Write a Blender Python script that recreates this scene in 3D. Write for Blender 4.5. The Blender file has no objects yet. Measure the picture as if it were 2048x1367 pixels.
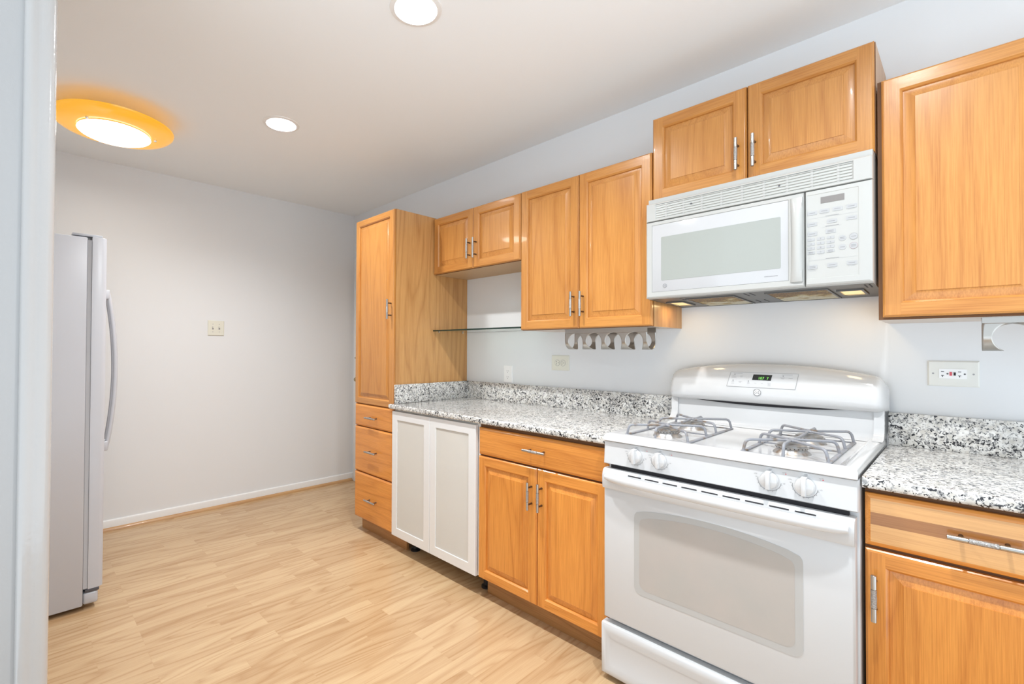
import bpy, bmesh, math, random
from mathutils import Vector, Matrix
random.seed(7)
S = bpy.context.scene
COL = S.collection
PI = math.pi

# ------------------------------------------------------------------ camera, world, exposure
cam_d = bpy.data.cameras.new('camera')
cam = bpy.data.objects.new('camera', cam_d)
COL.objects.link(cam)
R_ = Vector((0.68581706, 0.72776194, 0.00418573))
U_ = Vector((0.0063166, -0.01170355, 0.99991156))
D_ = Vector((-0.72774656, 0.68572997, 0.01262348))
M = Matrix((R_, U_, -D_)).transposed().to_4x4()
M.translation = Vector((0.19903336, -2.33762618, 1.25262536))
cam.matrix_world = M
cam_d.sensor_fit = 'HORIZONTAL'
cam_d.sensor_width = 36.0
cam_d.lens = 944.35 / 2048 * 36.0
cam_d.shift_x = 93.22 / 2048
cam_d.shift_y = 2.436 / 2048
cam_d.clip_start = 0.02
S.camera = cam

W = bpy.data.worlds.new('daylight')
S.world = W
W.use_nodes = True
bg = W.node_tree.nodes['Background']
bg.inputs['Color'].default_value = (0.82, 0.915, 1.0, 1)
# added glow below the horizon to lift the ceiling, dimmer sky above
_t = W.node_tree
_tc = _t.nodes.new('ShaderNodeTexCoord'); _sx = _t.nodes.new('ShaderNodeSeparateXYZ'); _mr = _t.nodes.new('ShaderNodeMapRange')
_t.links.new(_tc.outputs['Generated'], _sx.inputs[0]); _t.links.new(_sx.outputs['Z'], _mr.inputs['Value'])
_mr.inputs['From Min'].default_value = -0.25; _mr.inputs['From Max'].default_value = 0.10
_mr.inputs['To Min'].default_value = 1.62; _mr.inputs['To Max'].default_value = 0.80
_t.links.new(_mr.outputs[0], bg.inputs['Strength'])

S.view_settings.view_transform = 'Standard'
S.view_settings.look = 'None'
S.view_settings.gamma = 1
S.view_settings.use_curve_mapping = False
S.view_settings.exposure = 0.62

CAN_POWER = 12.0
CEIL = 2.531
XB = -3.851

# ------------------------------------------------------------------ materials
def mat(name, col=(0.8, 0.8, 0.8), rough=0.5, metal=0.0, spec=0.5, coat=0.0, emit=None, es=0.0, trans=0.0, ior=1.5):
    m = bpy.data.materials.new(name)
    m.use_nodes = True
    b = m.node_tree.nodes['Principled BSDF']
    b.inputs['Base Color'].default_value = (*col, 1)
    b.inputs['Roughness'].default_value = rough
    b.inputs['Metallic'].default_value = metal
    b.inputs['Specular IOR Level'].default_value = spec
    b.inputs['Coat Weight'].default_value = coat
    b.inputs['Coat Roughness'].default_value = 0.05
    b.inputs['Transmission Weight'].default_value = trans
    b.inputs['IOR'].default_value = ior
    if emit:
        b.inputs['Emission Color'].default_value = (*emit, 1)
        b.inputs['Emission Strength'].default_value = es
    return m

class NT:
    """small helper for wiring node trees"""
    def __init__(s, m):
        s.t = m.node_tree
        s.b = s.t.nodes['Principled BSDF']
    def n(s, kind, **kw):
        nd = s.t.nodes.new(kind)
        for k, v in kw.items():
            setattr(nd, k, v)
        return nd
    def l(s, a, b):
        s.t.links.new(a, b)
    def math(s, op, a, b=None, c=None):
        nd = s.n('ShaderNodeMath', operation=op)
        for i, v in enumerate((a, b, c)):
            if v is None: continue
            if isinstance(v, (int, float)): nd.inputs[i].default_value = v
            else: s.l(v, nd.inputs[i])
        return nd.outputs[0]
    def vmath(s, op, a, b):
        nd = s.n('ShaderNodeVectorMath', operation=op)
        for i, v in enumerate((a, b)):
            if isinstance(v, tuple): nd.inputs[i].default_value = v
            else: s.l(v, nd.inputs[i])
        return nd.outputs[0]
    def noise(s, vec, scale, detail=2.0, rough=0.5, dist=0.0, dims='3D', w=None):
        nd = s.n('ShaderNodeTexNoise', noise_dimensions=dims)
        s.l(vec, nd.inputs['Vector'])
        nd.inputs['Scale'].default_value = scale
        nd.inputs['Detail'].default_value = detail
        nd.inputs['Roughness'].default_value = rough
        nd.inputs['Distortion'].default_value = dist
        if w is not None: s.l(w, nd.inputs['W'])
        return nd.outputs['Fac']
    def ramp(s, fac, stops, interp='LINEAR'):
        nd = s.n('ShaderNodeValToRGB')
        nd.color_ramp.interpolation = interp
        el = nd.color_ramp.elements
        while len(el) < len(stops): el.new(0.5)
        for e, (p, c) in zip(el, stops):
            e.position = p
            e.color = (*c, 1) if len(c) == 3 else c
        s.l(fac, nd.inputs['Fac'])
        return nd.outputs['Color']
    def mix(s, fac, a, b, kind='MIX'):
        nd = s.n('ShaderNodeMix', data_type='RGBA', blend_type=kind)
        if isinstance(fac, (int, float)): nd.inputs['Factor'].default_value = fac
        else: s.l(fac, nd.inputs['Factor'])
        for k, v in ((6, a), (7, b)):
            if isinstance(v, tuple): nd.inputs[k].default_value = (*v, 1)
            else: s.l(v, nd.inputs[k])
        return nd.outputs[2]
    def coord(s):
        return s.n('ShaderNodeTexCoord').outputs['Object']
    def bump(s, h, strength, dist=0.002):
        nd = s.n('ShaderNodeBump')
        nd.inputs['Strength'].default_value = strength
        nd.inputs['Distance'].default_value = dist
        s.l(h, nd.inputs['Height'])
        s.l(nd.outputs[0], s.b.inputs['Normal'])

G3 = lambda v: (v, v, v)

def wood(name, axis, light, dark, rough=0.28, ring=0.45):
    m = mat(name, light, rough, coat=0.25)
    t = NT(m)
    p = t.coord()
    rnd = t.n('ShaderNodeObjectInfo').outputs['Random']
    comb = t.n('ShaderNodeCombineXYZ')
    for i, k in enumerate((13.7, 29.1, 17.3)):
        t.l(t.math('MULTIPLY', rnd, k), comb.inputs[i])
    q = t.vmath('ADD', p, comb.outputs[0])
    sq = {'z': (1, 1, 0.10), 'x': (0.10, 1, 1), 'y': (1, 0.10, 1)}[axis]
    sf = {'z': (1, 1, 0.022), 'x': (0.022, 1, 1), 'y': (1, 0.022, 1)}[axis]
    vq = t.vmath('MULTIPLY', q, sq)
    vf = t.vmath('MULTIPLY', q, sf)
    field = t.noise(vq, 5.2, 1.5, 0.45, 0.25)
    tri = t.math('PINGPONG', t.math('MULTIPLY', field, 22.0), 1.0)
    line = t.math('POWER', tri, 3.0)
    fib = t.noise(vf, 330.0, 3.0, 0.6)
    fibc = t.n('ShaderNodeMapRange'); fibc.inputs[1].default_value = 0.38; fibc.inputs[2].default_value = 0.66
    t.l(fib, fibc.inputs[0])
    broad = t.noise(vq, 16.0, 2.0, 0.5)
    f = t.math('MULTIPLY_ADD', line, ring * 0.68, t.math('MULTIPLY', fibc.outputs[0], 0.40))
    f = t.math('MULTIPLY_ADD', broad, 0.34, t.math('SUBTRACT', f, 0.16))
    nd = t.n('ShaderNodeClamp'); t.l(f, nd.inputs[0])
    c = t.mix(nd.outputs[0], light, dark)
    tone = t.math('MULTIPLY_ADD', rnd, 0.12, 0.94)
    hs = t.n('ShaderNodeHueSaturation'); t.l(c, hs.inputs['Color']); t.l(tone, hs.inputs['Value'])
    t.l(hs.outputs[0], t.b.inputs['Base Color'])
    t.bump(fib, 0.06, 0.001)
    return m

OAK_L, OAK_D = (0.595, 0.268, 0.066), (0.36, 0.115, 0.018)
oak_v = wood('oak_vertical_grain', 'z', OAK_L, OAK_D)
oak_h = wood('oak_horizontal_grain', 'x', OAK_L, OAK_D)
oak_side = wood('oak_veneer_side', 'z', (0.61, 0.33, 0.12), (0.37, 0.155, 0.04), 0.35, 0.6)
BASE_L, BASE_D = (0.78, 0.315, 0.062), (0.44, 0.125, 0.016)
base_v = wood('honey_oak_vertical_grain', 'z', BASE_L, BASE_D, 0.25)
base_h = wood('honey_oak_horizontal_grain', 'x', BASE_L, BASE_D, 0.25)
board_dark = wood('brown_oak_board', 'x', (0.36, 0.15, 0.042), (0.23, 0.08, 0.02), 0.25, 0.7)
board_light = wood('pale_oak_board', 'x', (0.70, 0.38, 0.14), (0.50, 0.23, 0.07), 0.25, 0.5)
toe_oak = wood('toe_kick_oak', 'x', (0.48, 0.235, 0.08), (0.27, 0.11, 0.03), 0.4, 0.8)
shoe_oak = wood('shoe_moulding_oak', 'y', (0.58, 0.34, 0.15), (0.40, 0.20, 0.08), 0.4)
under_ply = mat('pale_cabinet_underside', (0.62, 0.53, 0.46), 0.5)
dark_gap = mat('shadow_gap_wood', (0.16, 0.07, 0.025), 0.7)

wall_m = mat('grey_wall_paint', (0.80, 0.81, 0.82), 0.55)
t = NT(wall_m); t.bump(t.noise(t.coord(), 260.0, 2.0), 0.05, 0.001)
ceil_m = mat('ceiling_paint', (0.90, 0.925, 0.94), 0.8)
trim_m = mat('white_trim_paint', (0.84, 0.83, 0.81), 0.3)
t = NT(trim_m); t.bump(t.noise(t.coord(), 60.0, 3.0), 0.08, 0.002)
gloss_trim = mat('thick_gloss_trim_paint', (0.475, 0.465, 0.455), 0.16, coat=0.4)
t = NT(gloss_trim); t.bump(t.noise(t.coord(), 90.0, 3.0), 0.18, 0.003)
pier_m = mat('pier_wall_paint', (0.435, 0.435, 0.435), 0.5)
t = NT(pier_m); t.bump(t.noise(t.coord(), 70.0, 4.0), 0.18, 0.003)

def floor_mat():
    m = mat('laminate_floor', (0.7, 0.5, 0.3), 0.27, spec=0.45)
    t = NT(m)
    p = t.coord()
    sep = t.n('ShaderNodeSeparateXYZ'); t.l(p, sep.inputs[0])
    cb = t.n('ShaderNodeCombineXYZ'); t.l(sep.outputs[1], cb.inputs[0]); t.l(sep.outputs[0], cb.inputs[1])
    br = t.n('ShaderNodeTexBrick'); t.l(cb.outputs[0], br.inputs['Vector'])
    br.offset = 0.37; br.offset_frequency = 3; br.squash = 1.0
    br.inputs['Color1'].default_value = (0, 0, 0, 1); br.inputs['Color2'].default_value = (1, 1, 1, 1)
    br.inputs['Mortar'].default_value = (0.5, 0.5, 0.5, 1)
    br.inputs['Scale'].default_value = 1.0; br.inputs['Mortar Size'].default_value = 0.0004
    br.inputs['Brick Width'].default_value = 0.44; br.inputs['Row Height'].default_value = 0.064
    sc = t.n('ShaderNodeSeparateColor'); t.l(br.outputs['Color'], sc.inputs[0])
    r = sc.outputs[0]
    off = t.n('ShaderNodeCombineXYZ')
    t.l(t.math('MULTIPLY', r, 37.0), off.inputs[0]); t.l(t.math('MULTIPLY', r, 61.0), off.inputs[1])
    q = t.vmath('ADD', p, off.outputs[0])
    vq = t.vmath('MULTIPLY', q, (1, 0.13, 1))
    vf = t.vmath('MULTIPLY', q, (1, 0.03, 1))
    tri = t.math('POWER', t.math('PINGPONG', t.math('MULTIPLY', t.noise(vq, 7.0, 1.5, 0.45, 0.3), 20.0), 1.0), 2.5)
    fib = t.noise(vf, 260.0, 3.0, 0.6)
    f = t.math('MULTIPLY_ADD', tri, 0.42, t.math('MULTIPLY', fib, 0.68))
    f = t.math('MULTIPLY_ADD', r, 0.34, t.math('SUBTRACT', f, 0.27))
    cl = t.n('ShaderNodeClamp'); t.l(f, cl.inputs[0])
    c = t.mix(cl.outputs[0], (0.605, 0.425, 0.245), (0.38, 0.207, 0.09))
    c = t.mix(t.math('MULTIPLY', br.outputs['Fac'], 0.35), c, (0.40, 0.22, 0.10))
    t.l(c, t.b.inputs['Base Color'])
    return m
floor_m = floor_mat()

def granite():
    m = mat('speckled_granite', (0.7, 0.7, 0.68), 0.12, coat=0.3)
    t = NT(m)
    p = t.coord()
    n1 = t.noise(p, 62.0, 3.0, 0.55, 0.4)
    n2 = t.noise(t.vmath('ADD', p, (3.1, 7.7, 1.9)), 95.0, 3.0, 0.6, 0.6)
    n3 = t.noise(t.vmath('ADD', p, (9.1, 2.7, 5.9)), 120.0, 2.0, 0.5, 0.8)
    clus = t.noise(t.vmath('ADD', p, (1.1, 4.7, 8.9)), 24.0, 2.0)
    base = t.mix(t.ramp(n1, [(0.40, G3(0)), (0.62, G3(1))]), (0.80, 0.79, 0.765), (0.60, 0.575, 0.53))
    grey = t.ramp(n2, [(0.53, G3(0)), (0.58, G3(1))])
    c = t.mix(grey, base, (0.335, 0.33, 0.325))
    th = t.math('ADD', n3, t.math('MULTIPLY', t.math('SUBTRACT', clus, 0.5), 0.28))
    blk = t.ramp(th, [(0.575, G3(0)), (0.60, G3(1))])
    c = t.mix(blk, c, (0.022, 0.022, 0.027))
    t.l(c, t.b.inputs['Base Color'])
    return m
granite_m = granite()

enamel = mat('white_enamel', (0.66, 0.66, 0.66), 0.12, coat=0.5)
enamel_soft = mat('white_enamel_satin', (0.645, 0.65, 0.655), 0.25, coat=0.2)
plastic_w = mat('warm_white_plastic', (0.475, 0.475, 0.455), 0.25)
plastic_d = mat('white_door_glass', (0.50, 0.505, 0.515), 0.12, coat=0.4)
fridge_m = mat('fridge_white', (0.53, 0.54, 0.575), 0.28)
t = NT(fridge_m); t.bump(t.noise(t.coord(), 420.0, 1.0), 0.05, 0.001)
fridge_gasket = mat('fridge_gasket_grey', (0.50, 0.51, 0.54), 0.6)
black_m = mat('black_recess', (0.012, 0.010, 0.014), 0.6)
dark_line = mat('dark_print', (0.10, 0.10, 0.11), 0.6)
grey_print = mat('grey_print', (0.24, 0.24, 0.25), 0.6)
lite_print = mat('light_grey_print', (0.38, 0.38, 0.39), 0.6)
red_print = mat('red_print', (0.70, 0.10, 0.13), 0.5)
keypad_m = mat('grey_key', (0.415, 0.42, 0.425), 0.4)
steel = mat('brushed_steel', (0.46, 0.44, 0.41), 0.30, metal=1.0)
t = NT(steel); t.bump(t.noise(t.vmath('MULTIPLY', t.coord(), (1, 30, 30)), 30.0, 2.0), 0.06, 0.001)
nickel = mat('brushed_nickel', (0.50, 0.49, 0.47), 0.3, metal=1.0)
nickel_r = mat('hammered_nickel', (0.46, 0.45, 0.44), 0.42, metal=1.0)
t = NT(nickel_r); t.bump(t.noise(t.coord(), 420.0, 2.0), 0.9, 0.003)
bronze = mat('dark_bronze_post', (0.16, 0.12, 0.09), 0.4, metal=1.0)
grate_m = mat('grey_enamel_grate', (0.285, 0.29, 0.315), 0.38)
t = NT(grate_m)
t.l(t.mix(t.ramp(t.noise(t.coord(), 26.0, 3.0), [(0.56, G3(0)), (0.68, G3(1))]), (0.285, 0.29, 0.315), (0.22, 0.17, 0.13)), t.b.inputs['Base Color'])
burner_m = mat('cast_burner_alloy', (0.55, 0.53, 0.50), 0.42, metal=0.75)
t = NT(burner_m)
t.l(t.mix(t.ramp(t.noise(t.coord(), 60.0, 3.0), [(0.45, G3(0)), (0.70, G3(1))]), (0.46, 0.455, 0.45), (0.36, 0.29, 0.23)), t.b.inputs['Base Color'])
under_steel = mat('hood_underside_grey', (0.125, 0.122, 0.115), 0.4, metal=0.4)
amber_em = mat('warm_cooktop_lamp', (0.5, 0.4, 0.25), 0.4, emit=(1.0, 0.70, 0.30), es=0.55)
disp_m = mat('display_dark', (0.010, 0.012, 0.010), 0.1)
disp_grey = mat('display_grey', (0.22, 0.205, 0.195), 0.25)
digit_m = mat('green_digits', (0.1, 0.5, 0.1), 0.4, emit=(0.35, 0.95, 0.12), es=0.55)
ivory = mat('ivory_plate', (0.78, 0.765, 0.665), 0.3)
white_plate = mat('white_plate', (0.93, 0.93, 0.925), 0.3)
alu = mat('white_aluminium_frame', (0.84, 0.84, 0.835), 0.35, metal=0.15)
cab_white = mat('white_melamine', (0.88, 0.87, 0.84), 0.4)
black_plastic = mat('black_plastic_foot', (0.01, 0.01, 0.012), 0.4)
amber_glass = mat('amber_glass', (0.50, 0.20, 0.008), 0.2, emit=(1.0, 0.50, 0.04), es=0.46, coat=0.3)
opal_glow = mat('lit_opal_glass', (1, 1, 1), 0.3, emit=(1.0, 0.97, 0.92), es=1.6)
bulb_glow = mat('lit_bulb', (1, 1, 1), 0.3, emit=(1.0, 0.975, 0.93), es=9.0)
baffle_m = mat('white_reflector', (0.90, 0.90, 0.89), 0.35)
brass = mat('aged_brass', (0.42, 0.34, 0.20), 0.35, metal=1.0)
chrome = mat('small_chrome_clip', (0.7, 0.68, 0.66), 0.2, metal=1.0)

def filter_mat():
    m = mat('greasy_filter_mesh', (0.5, 0.45, 0.3), 0.5, spec=0.3)
    t = NT(m)
    p = t.coord()
    vo = t.n('ShaderNodeTexVoronoi'); t.l(p, vo.inputs['Vector']); vo.inputs['Scale'].default_value = 150.0
    sep = t.n('ShaderNodeSeparateXYZ'); t.l(p, sep.inputs[0])
    # grease spread: heaviest along the front edge of each filter, ragged outline
    front = t.math('MULTIPLY', t.math('ADD', sep.outputs[1], 0.11), -3.4)
    f = t.math('ADD', t.math('ADD', front, t.math('MULTIPLY', t.math('SUBTRACT', t.noise(p, 16.0, 2.0), 0.5), 1.7)), 0.62)
    base = t.ramp(f, [(0.02, (0.50, 0.46, 0.34)), (0.16, (0.38, 0.27, 0.09)), (0.34, (0.20, 0.105, 0.025))])
    spots = t.ramp(vo.outputs['Distance'], [(0.30, G3(1)), (0.50, G3(0))])
    k = t.math('MULTIPLY', spots, t.ramp(f, [(0.05, G3(0.15)), (0.25, G3(1))]))
    t.l(t.mix(k, base, (0.035, 0.018, 0.006)), t.b.inputs['Base Color'])
    return m
filter_m = filter_mat()

frost = mat('frosted_glass', (0.97, 0.94, 0.88), 0.25, trans=0.42, ior=1.25)
oven_glass = mat('oven_window_glass', (0.30, 0.30, 0.29), 0.07, coat=0.6)
t = NT(oven_glass)
oc = t.mix(t.noise(t.coord(), 7.0, 2.0), (0.44, 0.44, 0.42), (0.52, 0.47, 0.44))
t.l(oc, t.b.inputs['Base Color'])
oven_dots = mat('oven_window_dot_border', (0.50, 0.505, 0.50), 0.1, coat=0.6)
mw_glass = mat('microwave_window', (0.35, 0.37, 0.345), 0.12, coat=0.3)
shelf_glass = mat('green_edge_glass', (0.82, 0.95, 0.88), 0.02, trans=1.0, ior=1.5)
shelf_edge = mat('dark_green_glass_edge', (0.012, 0.03, 0.022), 0.08)
louver_in = mat('vent_recess_grey', (0.50, 0.505, 0.475), 0.5)

# ------------------------------------------------------------------ mesh building
class MB:
    def __init__(s):
        s.v = []; s.f = []; s.m = []
    def add(s, vs, fs, mi=0):
        o = len(s.v)
        s.v += [tuple(p) for p in vs]
        for k, f in enumerate(fs):
            s.f.append([i + o for i in f])
            s.m.append(mi if isinstance(mi, int) else mi[k])
        return s
    def box(s, x0, x1, y0, y1, z0, z1, mi=0, bev=0.0, seg=2, faces=None):
        """faces: optional per-side material dict over -x +x -y +y -z +z"""
        if x0 > x1: x0, x1 = x1, x0
        if y0 > y1: y0, y1 = y1, y0
        if z0 > z1: z0, z1 = z1, z0
        vs = [(x0, y0, z0), (x1, y0, z0), (x1, y1, z0), (x0, y1, z0), (x0, y0, z1), (x1, y0, z1), (x1, y1, z1), (x0, y1, z1)]
        fs = [(0, 4, 7, 3), (1, 2, 6, 5), (0, 1, 5, 4), (3, 7, 6, 2), (0, 3, 2, 1), (4, 5, 6, 7)]
        if bev <= 0:
            keys = ('-x', '+x', '-y', '+y', '-z', '+z')
            return s.add(vs, fs, [faces.get(k, mi) if faces else mi for k in keys])
        bm = bmesh.new()
        bv = [bm.verts.new(p) for p in vs]
        for f in fs: bm.faces.new([bv[i] for i in f])
        bmesh.ops.bevel(bm, geom=bm.edges[:], offset=bev, segments=seg, profile=0.5, affect='EDGES')
        return s.frombm(bm, mi)
    def frombm(s, bm, mi=0):
        bm.verts.index_update()
        s.add([v.co[:] for v in bm.verts], [[v.index for v in f.verts] for f in bm.faces], mi)
        bm.free()
        return s
    def prism(s, pts, fn, d0, d1, mi=0, bev=0.0, seg=2, cap0=True):
        """outline pts (a,b) pushed from d0 to d1; fn(a,b,d) gives the point"""
        bm = bmesh.new()
        n = len(pts)
        A = [bm.verts.new(fn(a, b, d0)) for a, b in pts]
        B = [bm.verts.new(fn(a, b, d1)) for a, b in pts]
        top = bm.faces.new(B)
        if cap0: bm.faces.new(A[::-1])
        for i in range(n):
            j = (i + 1) % n
            bm.faces.new((A[i], A[j], B[j], B[i]))
        bmesh.ops.recalc_face_normals(bm, faces=bm.faces[:])
        if bev > 0:
            bmesh.ops.bevel(bm, geom=list(top.edges), offset=bev, segments=seg, profile=0.5, affect='EDGES')
        return s.frombm(bm, mi)
    def grid(s, rows, mi=0, closed=False, flip=False):
        n = len(rows[0]); vs = [p for r in rows for p in r]; fs = []
        for i in range(len(rows) - 1):
            for j in range(n if closed else n - 1):
                k = (j + 1) % n
                q = (i * n + j, i * n + k, (i + 1) * n + k, (i + 1) * n + j)
                fs.append(q[::-1] if flip else q)
        return s.add(vs, fs, mi)
    def tube(s, path, r, seg=10, mi=0, caps=True, sq=1.0):
        path = [Vector(p) for p in path]
        rs = r if isinstance(r, (list, tuple)) else [r] * len(path)
        rows = []
        prev = None
        for i, p in enumerate(path):
            a = path[max(i - 1, 0)]; b = path[min(i + 1, len(path) - 1)]
            tg = (b - a).normalized()
            if prev is None:
                up = Vector((0, 0, 1)) if abs(tg.z) < 0.9 else Vector((0, 1, 0))
                nx = tg.cross(up).normalized()
            else:
                nx = (prev - tg * prev.dot(tg)).normalized()
            ny = tg.cross(nx); prev = nx
            rows.append([p + nx * rs[i] * math.cos(2 * PI * k / seg) + ny * rs[i] * sq * math.sin(2 * PI * k / seg) for k in range(seg)])
        s.grid(rows, mi, closed=True)
        if caps:
            o = len(s.v)
            s.add(rows[0], [list(range(seg))[::-1]], mi)
            s.add(rows[-1], [list(range(seg))], mi)
        return s
    def lathe(s, prof, c, axis='z', seg=32, mi=0, mis=None):
        """prof: list of (radius, height)"""
        fn = {'z': lambda r, a, h: (c[0] + r * math.cos(a), c[1] + r * math.sin(a), c[2] + h),
              'y': lambda r, a, h: (c[0] + r * math.cos(a), c[1] + h, c[2] + r * math.sin(a)),
              'x': lambda r, a, h: (c[0] + h, c[1] + r * math.cos(a), c[2] + r * math.sin(a))}[axis]
        rows = [[fn(r, 2 * PI * k / seg, h) for k in range(seg)] for r, h in prof]
        for i in range(len(rows) - 1):
            s.grid(rows[i:i + 2], mis[i] if mis else mi, closed=True)
        return s
    def rings(s, rects, fn, mi=0, fill=True, ring_m=None):
        """nested rectangles (a0,a1,b0,b1,d) joined by quads; fn(a,b,d) gives the point"""
        loops = [[fn(a0, b0, d), fn(a1, b0, d), fn(a1, b1, d), fn(a0, b1, d)] for a0, a1, b0, b1, d in rects]
        for i in range(len(loops) - 1):
            mm = ring_m[i] if ring_m else mi
            if isinstance(mm, int): mm = [mm] * 4
            A, B = loops[i], loops[i + 1]
            for k in range(4):
                j = (k + 1) % 4
                s.add([A[k], A[j], B[j], B[k]], [(0, 1, 2, 3)], mm[k])
        if fill: s.add(loops[-1], [(0, 1, 2, 3)], mi)
        return s
    def build(s, name, mats, parent=None, smooth=38, loc=None, merge=True):
        me = bpy.data.meshes.new(name)
        org = Vector(loc) if loc is not None else (worldloc(parent) if parent else base_of(s.v))
        me.from_pydata([(p[0] - org.x, p[1] - org.y, p[2] - org.z) for p in s.v], [], s.f)
        for mm in (mats if isinstance(mats, (list, tuple)) else [mats]): me.materials.append(mm)
        me.polygons.foreach_set('material_index', s.m)
        if merge:
            bm = bmesh.new(); bm.from_mesh(me)
            bmesh.ops.remove_doubles(bm, verts=bm.verts[:], dist=1e-6)
            bmesh.ops.recalc_face_normals(bm, faces=bm.faces[:])
            bm.to_mesh(me); bm.free()
        me.update()
        if smooth:
            me.shade_smooth()
            me.set_sharp_from_angle(angle=math.radians(smooth))
        o = bpy.data.objects.new(name, me)
        COL.objects.link(o)
        if parent: o.parent = parent
        else: o.location = org
        return o

def base_of(v):
    xs = [p[0] for p in v]; ys = [p[1] for p in v]; zs = [p[2] for p in v]
    return Vector(((min(xs) + max(xs)) / 2, (min(ys) + max(ys)) / 2, min(zs)))
def worldloc(o):
    l = Vector((0, 0, 0))
    while o: l = l + o.location; o = o.parent
    return l
def tag(o, label, cat, group=None):
    o['label'] = label; o['category'] = cat
    if group: o['group'] = group
    return o
def thing(name, label, cat, loc, group=None):
    o = bpy.data.objects.new(name, None)
    COL.objects.link(o); o.location = loc; o.empty_display_size = 0.05
    return tag(o, label, cat, group)
def struct(o):
    o['kind'] = 'structure'; return o
def dup(root, loc):
    r = root.copy(); COL.objects.link(r); r.location = loc
    for ch in list(root.children):
        c = ch.copy(); COL.objects.link(c); c.parent = r
        for g in list(ch.children):
            d = g.copy(); COL.objects.link(d); d.parent = c
    return r
def text_mesh(mb, s, fn, size, mi=0, align='CENTER'):
    """flat lettering; fn(a,b) gives the point for text-plane coordinates"""
    cu = bpy.data.curves.new('lettering', 'FONT')
    cu.body = s; cu.size = size; cu.align_x = align; cu.align_y = 'CENTER'; cu.resolution_u = 3
    ob = bpy.data.objects.new('lettering', cu)
    COL.objects.link(ob)
    dg = bpy.context.evaluated_depsgraph_get(); dg.update()
    me = bpy.data.meshes.new_from_object(ob.evaluated_get(dg))
    mb.add([fn(v.co.x, v.co.y) for v in me.vertices], [list(p.vertices) for p in me.polygons], mi)
    bpy.data.objects.remove(ob); bpy.data.curves.remove(cu); bpy.data.meshes.remove(me)

XZ = lambda y0: (lambda a, b, d: (a, y0 + d, b))
def rrect(a0, a1, b0, b1, r, n=6):
    out = []
    for cx, cy, s in ((a1 - r, b1 - r, 0), (a0 + r, b1 - r, 1), (a0 + r, b0 + r, 2), (a1 - r, b0 + r, 3)):
        for k in range(n + 1):
            an = PI / 2 * s + PI / 2 * k / n
            out.append((cx + r * math.cos(an), cy + r * math.sin(an)))
    return out

# ------------------------------------------------------------------ room shell
X0, X1, YN = XB, 1.12, -3.1
struct(MB().box(X0 - 0.1, X1, YN, 0.1, -0.06, 0.0).build('floor', floor_m, smooth=0))
lights_x = (-2.472, -1.213, 0.046)
LY = -1.27
mb = MB()
hole = 0.078
yb = (LY - 0.15, LY + 0.15)
mb.add([(X0 - 0.1, YN, CEIL), (X1, YN, CEIL), (X1, yb[0], CEIL), (X0 - 0.1, yb[0], CEIL)], [(0, 1, 2, 3)])
mb.add([(X0 - 0.1, yb[1], CEIL), (X1, yb[1], CEIL), (X1, 0.1, CEIL), (X0 - 0.1, 0.1, CEIL)], [(0, 1, 2, 3)])
xs = [X0 - 0.1]
for lx in lights_x: xs += [lx - 0.15, lx + 0.15]
xs.append(X1)
for i in range(0, len(xs), 2):
    mb.add([(xs[i], yb[0], CEIL), (xs[i + 1], yb[0], CEIL), (xs[i + 1], yb[1], CEIL), (xs[i], yb[1], CEIL)], [(0, 1, 2, 3)])
for lx in lights_x:
    A, B = [], []
    for k in range(64):
        a = 2 * PI * k / 64
        c, s_ = math.cos(a), math.sin(a); q = 0.15 / max(abs(c), abs(s_))
        A.append((lx + c * q, LY + s_ * q, CEIL)); B.append((lx + c * hole, LY + s_ * hole, CEIL))
    mb.grid([A, B], closed=True)
mb.box(X0 - 0.1, X1, YN, 0.1, CEIL + 0.16, CEIL + 0.2)
struct(mb.build('ceiling', ceil_m, smooth=0, merge=False))
struct(MB().box(X0 - 0.1, X1, 0.0, 0.1, 0, CEIL + 0.15).build('wall_right', wall_m, smooth=0))
struct(MB().box(X0 - 0.1, X0, YN, 0.0, 0, CEIL + 0.15).build('wall_back', wall_m, smooth=0))
struct(MB().box(X0, -1.43, -3.02, -2.90, 0, CEIL + 0.01).build('wall_left', wall_m, smooth=0))
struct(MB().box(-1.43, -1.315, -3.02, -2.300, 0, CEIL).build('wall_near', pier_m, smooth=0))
# rounded casing on the end of the near wall
prof = [(-1.315, -2.340), (-1.306, -2.339), (-1.301, -2.334), (-1.300, -2.322), (-1.303, -2.316), (-1.302, -2.308),
        (-1.302, -2.296), (-1.304, -2.288), (-1.309, -2.283), (-1.318, -2.281), (-1.43, -2.281), (-1.43, -2.299), (-1.316, -2.299)]
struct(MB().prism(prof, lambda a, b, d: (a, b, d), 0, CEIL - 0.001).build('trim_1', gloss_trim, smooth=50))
# baseboard and shoe moulding along the back wall
bp = [(0, 0), (0.014, 0), (0.014, 0.058), (0.011, 0.066), (0.006, 0.070), (0, 0.071)]
struct(MB().prism(bp, lambda a, b, d: (XB + a, d, b), -2.9, -0.001).build('baseboard_back', trim_m, smooth=30))
sp = [(0.014, 0)] + [(0.014 + 0.019 * math.sin(a), 0.021 * math.cos(a)) for a in [PI / 2 - k * PI / 12 for k in range(7)]]
struct(MB().prism(sp, lambda a, b, d: (XB + a, d, b), -2.9, -0.021).build('trim_2', shoe_oak, smooth=40))
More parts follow.
